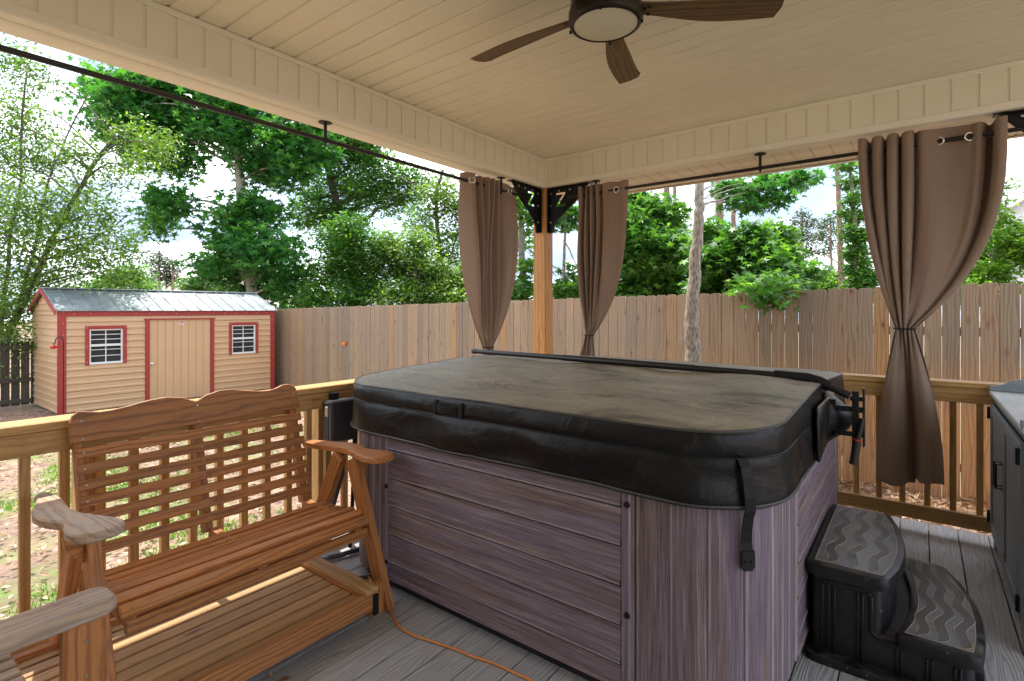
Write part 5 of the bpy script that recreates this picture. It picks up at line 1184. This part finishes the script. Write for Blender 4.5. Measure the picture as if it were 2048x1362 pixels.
# ------------------------------------------------------------------ trees
STAR = []
for k in range(10):
    a = PI / 2 + k * PI / 5; r = 1. if k % 2 == 0 else .40
    if k == 5: r = .25
    STAR.append((r * math.cos(a) * .62, r * math.sin(a) * .62))
OVAL = [(0, -.5), (.2, -.15), (.17, .2), (0, .5), (-.17, .2), (-.2, -.15)]
NEED = [(-.05, -.5), (.05, -.5), (.04, .5), (-.04, .5)]
def leaves(name, pts, size, shape, mat, parent, up=.7, sizevar=.35, rbias=None):
    n = len(pts); T = np.array({'star': STAR, 'oval': OVAL, 'needle': NEED}[shape]); k = len(T)
    nrm = RNG.normal(size=(n, 3)); nrm /= np.linalg.norm(nrm, axis=1)[:, None]; nrm[:, 2] = np.abs(nrm[:, 2]) + up; nrm /= np.linalg.norm(nrm, axis=1)[:, None]
    t = RNG.normal(size=(n, 3)); t -= nrm * (t * nrm).sum(1)[:, None]; t /= np.linalg.norm(t, axis=1)[:, None]; b = np.cross(nrm, t)
    s = size * (1 + sizevar * RNG.uniform(-1, 1, n)); fold = -.12 * (T[:, 0] ** 2 + T[:, 1] ** 2) * 2
    V = pts[:, None, :] + s[:, None, None] * (T[None, :, 0:1] * t[:, None, :] + T[None, :, 1:2] * b[:, None, :] + fold[None, :, None] * nrm[:, None, :])
    V = V.reshape(-1, 3); base = np.array(world_of(parent)) if parent is not None else np.zeros(3)
    me = bpy.data.meshes.new(name); me.vertices.add(n * k); me.vertices.foreach_set('co', V.astype(np.float32).ravel()); me.loops.add(n * k); me.loops.foreach_set('vertex_index', np.arange(n * k, dtype=np.int32))
    me.polygons.add(n); me.polygons.foreach_set('loop_start', np.arange(n, dtype=np.int32) * k); me.polygons.foreach_set('loop_total', np.full(n, k, dtype=np.int32))
    r = RNG.uniform(0, 1, n) if rbias is None else np.clip(rbias + RNG.normal(0, .18, n), 0, 1)
    me.attributes.new('rnd', 'FLOAT', 'POINT').data.foreach_set('value', np.repeat(r, k).astype(np.float32)); me.materials.append(mat); me.update(calc_edges=True)
    o = bpy.data.objects.new(name, me); COL.objects.link(o)
    if parent is not None: o.parent = parent; o.location = tuple(-base)
    return o
def blob_points(blobs, d, per, crad, ld, spread, flat=.6):
    """blobs: (px,py,radius px[,depth shift]); clumps of leaves through each ellipsoid"""
    out = []; bias = []; cents = []
    for bl_ in blobs:
        px, py, rp = bl_[:3]; dd = d + (bl_[3] if len(bl_) > 3 else random.uniform(-.5, .5) * spread); c_ = np.array(P(px, py, dd)); r = rp / F * dd; cents.append((Vector(c_), r))
        nc = max(3, int(per * (rp / 50.) ** 2))
        dirs = RNG.normal(size=(nc, 3)); dirs /= np.linalg.norm(dirs, axis=1)[:, None]; rad = RNG.uniform(0, 1, nc) ** .5; C = c_ + dirs * (rad * r)[:, None] * np.array([1, 1, .92])
        hb = RNG.normal(.45, .2, nc) + dirs[:, 2] * .1
        for j in range(nc):
            k = max(4, int(ld * RNG.uniform(.6, 1.4))); q = RNG.normal(size=(k, 3)) * crad * np.array([.55, .55, .55 * flat]); out.append(C[j] + q); bias.append(np.full(k, hb[j]))
    return np.concatenate(out), np.concatenate(bias), cents
def tree(name, label, cat, d, trunk, rad, blobs, per, ld, lsize, shape, leafm, barkm, crad=.3, spread=1.5, group=None, limb=.35, up=.7, flat=.6, twigs=0, extra=()):
    tp = [P(px, py, d + (q[0] if q else 0)) for px, py, *q in trunk]
    base = tp[0].copy(); base.z = GZ; tp[0] = base
    root = thing(name, label, cat, tuple(base), group); m = MB(); path = catmull(tp, 5); n = len(path); rads = [lerp(rad, rad * .35, i / (n - 1)) for i in range(n)]
    rads[0] *= 1.35; path = [p + Vector((random.uniform(-1, 1), random.uniform(-1, 1), 0)) * rad * .12 for p in path]; m.tube(path, rads, 12 if rad > .06 else 7)
    for ex in extra:
        pp_ = [p + Vector((random.uniform(-1, 1), random.uniform(-1, 1), random.uniform(-1, 1))) * ex[0] * .9 for p in catmull([P(px + random.uniform(-5, 5), py, d + (q[0] if q else 0)) for px, py, *q in ex[1]], 4)]; m.tube(pp_, [lerp(ex[0], ex[0] * .3, i / (len(pp_) - 1)) for i in range(len(pp_))], 7)
    pts_, bias, cents = blob_points(blobs, d, per, crad, ld, spread, flat)
    for c_, r in cents:
        j = min(range(n), key=lambda i: (path[i] - c_).length + (1.2 if path[i].z > c_.z - .1 else 0) + .15 * abs(path[i].z - (c_.z - r))); a = path[j]
        if (a - c_).length < r * .4: continue
        mid = a.lerp(c_, .5) + Vector((0, 0, .12 * (a - c_).length)) + Vector((random.uniform(-.1, .1), random.uniform(-.1, .1), 0)) * (a - c_).length
        r0 = min(rads[j] * .6, rad * limb, .05); m.tube(catmull([a, mid, c_], 4), [lerp(r0, r0 * .25, i / 8) for i in range(9)], 6)
        for q in range(twigs):
            v = Vector(RNG.normal(size=3)).normalized(); v.z = abs(v.z) * .7; s0 = a.lerp(c_, random.uniform(.5, 1)); m.tube(catmull([s0, s0 + v * r * .5 + Vector((0, 0, .03)), s0 + v * r * .95], 3), [lerp(r0 * .3, .003, i / 6) for i in range(7)], 4)
    m.build('trunk', barkm, root, smooth=60); leaves('crown', pts_, lsize, shape, leafm, root, up, rbias=bias); return root
G1 = 'trees beyond the shed and fence'
tree('oak_tree', 'thin many stemmed tree with sparse small leaves at far left', 'tree', 10.4, [(-18, 900), (10, 690), (60, 575), (100, 490), (150, 395), (200, 310), (245, 265)], .075,
     [(50, 135, 60), (20, 210, 60), (70, 250, 50), (20, 330, 70), (90, 320, 60), (150, 300, 45), (50, 420, 80), (130, 400, 60), (130, 480, 70), (200, 430, 60), (30, 520, 80), (100, 560, 60), (170, 540, 60), (230, 500, 55), (250, 560, 40), (20, 620, 75), (215, 340, 50), (265, 330, 35), (250, 265, 45), (300, 300, 45, .3), (330, 290, 35), (270, 480, 35), (40, 680, 45), (10, 740, 30), (-30, 450, 90), (-40, 600, 90), (-30, 250, 70)],
     66, 11, .075, 'oval', M['lf_olive'], M['darkbark'], crad=.22, spread=1.2, up=.25, twigs=3, flat=.8, extra=((.04, [(0, 700), (20, 560), (25, 450), (40, 330), (50, 200), (55, 120)]), (.035, [(40, 610), (70, 480), (95, 370), (130, 290), (180, 190)]), (.03, [(85, 520), (150, 500), (210, 470), (260, 430)]), (.03, [(20, 640), (60, 600), (120, 560), (220, 540)])))
tree('sweetgum_tree', 'big dark green sweetgum tree standing behind the shed', 'tree', 14.8, [(520, 900), (515, 700), (505, 590), (492, 470), (480, 380), (475, 300), (470, 180)], .19,
     [(205, 190, 55), (250, 165, 45), (265, 215, 60), (225, 250, 45), (320, 235, 65), (290, 290, 55), (385, 250, 65), (350, 310, 50), (440, 260, 65), (500, 270, 60), (520, 340, 55), (340, 400, 45), (315, 430, 38), (310, 460, 22), (470, 440, 50), (530, 420, 50), (455, 490, 50), (520, 500, 60), (480, 545, 50), (540, 560, 50), (585, 575, 40), (440, 550, 35), (405, 530, 35), (560, 500, 40), (600, 540, 30), (575, 280, 55), (620, 250, 50), (585, 340, 50), (560, 210, 60), (470, 200, 60), (640, 310, 40), (500, 590, 35), (400, 180, 60), (330, 170, 50)],
     46, 14, .19, 'star', M['lf_gum'], M['gumbark'], crad=.36, spread=1.8, group=G1, up=.55)
tree('oak_tree', 'broad leafy tree with a leaning ivy covered trunk, middle of the treeline', 'tree', 17, [(735, 900), (728, 700), (715, 570), (695, 470), (665, 380), (645, 290), (620, 180)], .2,
     [(650, 300, 55), (700, 310, 50), (745, 320, 45), (680, 370, 55), (730, 380, 45), (625, 400, 45), (655, 440, 45), (700, 440, 40), (770, 380, 38), (800, 350, 40), (790, 410, 30), (840, 370, 35), (645, 260, 50), (720, 280, 50), (690, 480, 40), (820, 400, 25), (600, 440, 30)],
     115, 18, .125, 'oval', M['lf_mid'], M['darkbark'], crad=.36, spread=1.6, group=G1, extra=((.09, [(700, 490), (640, 440), (600, 400)]), (.08, [(690, 460), (760, 420), (820, 390)])))
tree('holly_tree', 'dense bushy holly tree rising just over the fence behind the shed end', 'tree', 13.6, [(700, 900), (700, 700), (700, 600), (705, 520)], .09,
     [(690, 500, 45), (670, 550, 45), (720, 545, 50), (755, 500, 40), (640, 590, 38), (690, 600, 45), (745, 590, 45), (700, 460, 35), (655, 480, 22)], 150, 20, .10, 'oval', M['lf_mid'], M['darkbark'], crad=.28, spread=1.5, group=G1)
tree('holly_tree', 'yellow green bushy holly tree left of the brown corner curtain', 'tree', 13.2, [(840, 900), (838, 700), (835, 600), (830, 520)], .09,
     [(800, 540, 50), (850, 545, 50), (890, 570, 45), (800, 595, 45), (860, 600, 45), (910, 600, 40), (780, 490, 32), (830, 490, 35), (930, 560, 40)], 140, 20, .10, 'oval', M['lf_olive'], M['darkbark'], crad=.28, spread=1.5, group=G1)
tree('oak_tree', 'slim dark trunked tree with airy leaves beside the corner curtain', 'tree', 15, [(895, 900), (890, 700), (884, 560), (876, 470), (872, 400), (885, 340)], .10,
     [(870, 395, 38), (905, 420, 40), (850, 430, 30), (895, 370, 30), (920, 470, 35), (860, 470, 30), (890, 510, 38), (930, 410, 35), (940, 520, 35), (830, 450, 25)], 90, 17, .105, 'oval', M['lf_olive'], M['darkbark'], crad=.3, group=G1, twigs=2, extra=((.04, [(872, 410), (850, 385), (810, 360), (780, 350)]), (.035, [(884, 560), (905, 500), (925, 450)])))
tree('maple_tree', 'maple behind the corner post with a grey trunk between curtain and post', 'tree', 12, [(1050, 900), (1050, 700), (1046, 600), (1044, 500), (1042, 400), (1040, 300)], .115,
     [(1055, 430, 32), (1040, 480, 26), (1055, 540, 30), (1035, 590, 30), (1065, 590, 25), (1030, 400, 30), (1010, 560, 35)], 50, 12, .16, 'star', M['lf_mid'], M['bark'], crad=.3, spread=1.8, group=G1)
tree('maple_tree', 'slender young maple between the corner post and the narrow curtain', 'tree', 10.5, [(1124, 900), (1126, 700), (1127, 600), (1128, 530), (1131, 450), (1135, 380)], .05,
     [(1120, 410, 30), (1140, 440, 24), (1110, 450, 22), (1150, 420, 22), (1130, 580, 28), (1150, 570, 25), (1115, 590, 22), (1155, 600, 22), (1145, 545, 20), (1175, 580, 30)], 60, 12, .13, 'star', M['lf_mid'], M['bark'], crad=.22, spread=1., group=G1, extra=((.015, [(1131, 480), (1142, 510), (1158, 545), (1166, 580)]),))
tree('maple_tree', 'dense bright maple right of the narrow curtain above the fence', 'tree', 10.6, [(1300, 900), (1300, 700), (1300, 590), (1295, 500), (1290, 420)], .08,
     [(1265, 410, 38), (1255, 455, 38), (1300, 450, 42), (1270, 510, 45), (1320, 500, 42), (1245, 560, 42), (1295, 560, 45), (1345, 550, 42), (1350, 500, 34), (1340, 455, 28), (1270, 595, 35), (1325, 600, 35), (1365, 590, 28), (1235, 500, 30), (1300, 410, 28), (1225, 600, 35), (1345, 420, 22)], 85, 13, .145, 'star', M['lf_mid'], M['bark'], crad=.26, spread=1.3, group=G1)
tree('sweetgum_tree', 'pale barked sweetgum trunk standing inside the fence behind the hot tub', 'tree', 5.7, [(1386, 900), (1386, 720), (1384, 660), (1386, 590), (1391, 520), (1397, 440), (1400, 365), (1404, 200), (1410, 50)], .092,
     [(1455, 375, 20, .3), (1485, 385, 26, .4), (1520, 370, 28, .5), (1560, 365, 26, .6), (1595, 360, 24, .6), (1625, 352, 18, .6), (1540, 400, 22, .5), (1500, 415, 20, .4), (1575, 392, 16, .5), (1460, 400, 16, .3), (1420, 120, 60), (1370, 100, 60)], 75, 7, .095, 'star', M['lf_gum'], M['gumbark'], crad=.12, spread=.5, up=.4, limb=.06, extra=((.014, [(1402, 408), (1430, 402, .1), (1480, 385, .3), (1540, 375, .5), (1600, 360, .6)]), (.008, [(1480, 385, .3), (1500, 410, .4), (1520, 420, .4)])))
tree('pine_tree', 'broad reddish pine trunk left of the pale sweetgum trunk', 'tree', 14, [(1338, 900), (1337, 700), (1336, 500), (1334, 400), (1330, 250), (1326, 50)], .13, [(1320, -60, 60), (1350, -20, 50)], 30, 20, .3, 'needle', M['lf_far'], M['pine'], crad=.5, group=G1)
tree('pine_tree', 'thin pine trunk standing just left of the pale sweetgum trunk', 'tree', 19, [(1362, 900), (1358, 700), (1354, 500), (1350, 400), (1346, 200), (1345, 50)], .1, [(1345, -60, 50)], 30, 20, .3, 'needle', M['lf_far'], M['pine'], crad=.5, group=G1)
tree('pine_tree', 'tall pine trunk right of the pale sweetgum trunk', 'tree', 12, [(1436, 900), (1436, 700), (1437, 500), (1438, 400), (1440, 250), (1442, 50)], .135, [(1430, -60, 60), (1460, -20, 50)], 30, 20, .3, 'needle', M['lf_far'], M['pine'], crad=.5, group=G1)
tree('pine_tree', 'slimmer pine trunk above the maple, second right of the sweetgum trunk', 'tree', 17, [(1467, 900), (1467, 700), (1467, 500), (1467, 400), (1468, 250), (1469, 50)], .105, [(1465, -60, 50)], 30, 20, .3, 'needle', M['lf_far'], M['pine'], crad=.5, group=G1)
tree('pine_tree', 'tall bare pine trunk against the sky left of the knotted curtain', 'tree', 16, [(1686, 900), (1684, 700), (1683, 590), (1680, 480), (1676, 380), (1673, 300), (1668, 50)], .115, [(1660, -60, 60), (1690, -10, 40)], 30, 20, .3, 'needle', M['lf_far'], M['pine'], crad=.5, group=G1, extra=((.02, [(1682, 530), (1660, 515), (1635, 500)]),))
tree('maple_tree', 'wide low maple spilling over the fence right of the sweetgum trunk', 'tree', 8.1, [(1510, 900), (1505, 700), (1500, 600), (1500, 520), (1495, 480)], .06,
     [(1425, 470, 30), (1420, 520, 38), (1440, 570, 38), (1465, 495, 36), (1500, 475, 34), (1540, 480, 32), (1480, 545, 42), (1530, 530, 42), (1565, 510, 30), (1500, 590, 34), (1550, 575, 38), (1590, 555, 30), (1600, 585, 26), (1410, 590, 30), (1460, 600, 30), (1560, 470, 24), (1620, 540, 18)], 95, 13, .115, 'star', M['lf_mid'], M['bark'], crad=.19, spread=.9, group=G1, extra=((.018, [(1500, 560), (1460, 530), (1425, 500)]), (.018, [(1500, 570), (1550, 540), (1590, 530)])))
tree('sweetgum_tree', 'small sweetgum whose low leaves hang over the fence top', 'tree', 7.2, [(1548, 900), (1548, 700), (1545, 600), (1540, 560)], .03,
     [(1520, 590, 22, -1.35), (1550, 600, 20, -1.4), (1535, 575, 26, -1.1), (1575, 588, 20, -1.2), (1492, 585, 18, -1.0), (1545, 570, 26, -.6), (1500, 570, 24, -.5), (1590, 575, 20, -.8)], 42, 8, .11, 'star', M['lf_mid'], M['bark'], crad=.15, spread=.3, group=G1)
tree('pine_tree', 'distant small pine with a rounded crown left of the bare pine trunk', 'tree', 28, [(1602, 660), (1603, 560), (1604, 500), (1605, 430)], .09,
     [(1605, 428, 12), (1592, 445, 14), (1618, 448, 14), (1600, 468, 16), (1625, 478, 14), (1585, 480, 12), (1612, 500, 16), (1590, 508, 12), (1630, 505, 10)], 330, 16, .13, 'oval', M['lf_far'], M['pine'], crad=.32, spread=1.5, group=G1)
tree('pine_tree', 'distant pine branches showing through behind the bare pine trunk', 'tree', 26, [(1665, 660), (1664, 560), (1662, 500), (1661, 440)], .08,
     [(1658, 440, 12), (1648, 452, 12), (1668, 460, 12), (1645, 472, 13), (1660, 490, 14), (1652, 508, 10), (1692, 470, 12)], 330, 16, .13, 'oval', M['lf_far'], M['pine'], crad=.32, spread=1.5, group=G1)
tree('ivy_clad_tree', 'tall narrow tree wrapped in ivy left of the knotted curtain', 'tree', 14, [(1718, 900), (1716, 700), (1714, 560), (1710, 450), (1704, 380), (1698, 300)], .09,
     [(1697, 330, 15), (1702, 365, 17), (1706, 400, 18), (1708, 435, 20), (1710, 470, 22), (1714, 505, 24), (1716, 540, 26), (1714, 575, 26), (1740, 560, 20), (1735, 590, 22), (1700, 600, 22), (1690, 425, 10), (1730, 470, 14)], 230, 18, .12, 'oval', M['lf_mid'], M['bark'], crad=.2, spread=.6, group=G1)
tree('crepe_tree', 'leafy tree in front of the white house at the right edge', 'tree', 10.4, [(1985, 900), (1982, 700), (1978, 600), (1985, 520), (2000, 450)], .06,
     [(1905, 575, 30), (1925, 545, 32), (1945, 510, 34), (1955, 465, 30), (1960, 560, 34), (1985, 500, 32), (1990, 545, 32), (2020, 480, 34), (2030, 520, 34), (2045, 455, 18), (2000, 440, 20), (1985, 400, 16), (1970, 420, 18), (2060, 500, 40), (2030, 575, 16), (1935, 590, 25), (1965, 590, 25), (2010, 365, 14)], 130, 16, .10, 'oval', M['lf_lime'], M['bark'], crad=.22, spread=1.2, group=G1, twigs=1)
tree('bush', 'bright green bush just above the fence left of the bare pine trunk', 'bush', 17, [(1655, 800), (1655, 660), (1655, 590)], .04, [(1640, 570, 24), (1665, 560, 22), (1625, 590, 22), (1650, 590, 24), (1675, 580, 20), (1690, 595, 14)], 260, 16, .14, 'oval', M['lf_lime'], M['bark'], crad=.3, group='bushes over the fence')
tree('bush', 'yellow green bush over the fence beside the shed', 'bush', 18, [(605, 800), (605, 660), (605, 600)], .04, [(575, 608, 14), (598, 600, 16), (620, 594, 18), (640, 598, 16), (610, 612, 14)], 260, 16, .14, 'oval', M['lf_lime'], M['bark'], crad=.3, group='bushes over the fence')
for i, (x, h, lab) in enumerate(((318, 500, 'distant pine above the shed roof, tallest of its row'), (345, 520, 'distant pine above the shed roof, right of the tallest'), (562, 570, 'small distant pine beside the shed roof end'))):
    k = (590 - h) / 90.
    tree('pine_tree', lab, 'tree', 27, [(x, 690), (x, 600), (x + 1, 560), (x, h)], .09, [(x, h + 8, 10 * k), (x - 12 * k, h + 22 * k, 13 * k), (x + 12 * k, h + 26 * k, 13 * k), (x - 4, h + 45 * k, 15 * k), (x + 14 * k, h + 55 * k, 12 * k), (x - 14 * k, h + 62 * k, 12 * k)], 330, 16, .13, 'oval', M['lf_far'], M['pine'], crad=.32, spread=1.2, group='distant pines over the shed')
tree('bush', 'low green bush behind the shed roof at left', 'bush', 22, [(250, 750), (252, 660), (255, 600)], .05, [(200, 575, 22), (235, 562, 26), (265, 550, 24), (285, 575, 20), (170, 585, 18), (300, 585, 14)], 230, 16, .17, 'oval', M['lf_mid'], M['bark'], crad=.4, group='bushes over the fence')
tree('bush', 'grey green bush behind the shed roof, right of the distant pines', 'bush', 23, [(420, 750), (420, 660), (420, 600)], .05, [(375, 575, 18), (400, 568, 20), (430, 572, 20), (455, 580, 16), (480, 590, 12)], 230, 16, .17, 'oval', M['lf_mid'], M['bark'], crad=.4, group='bushes over the fence')
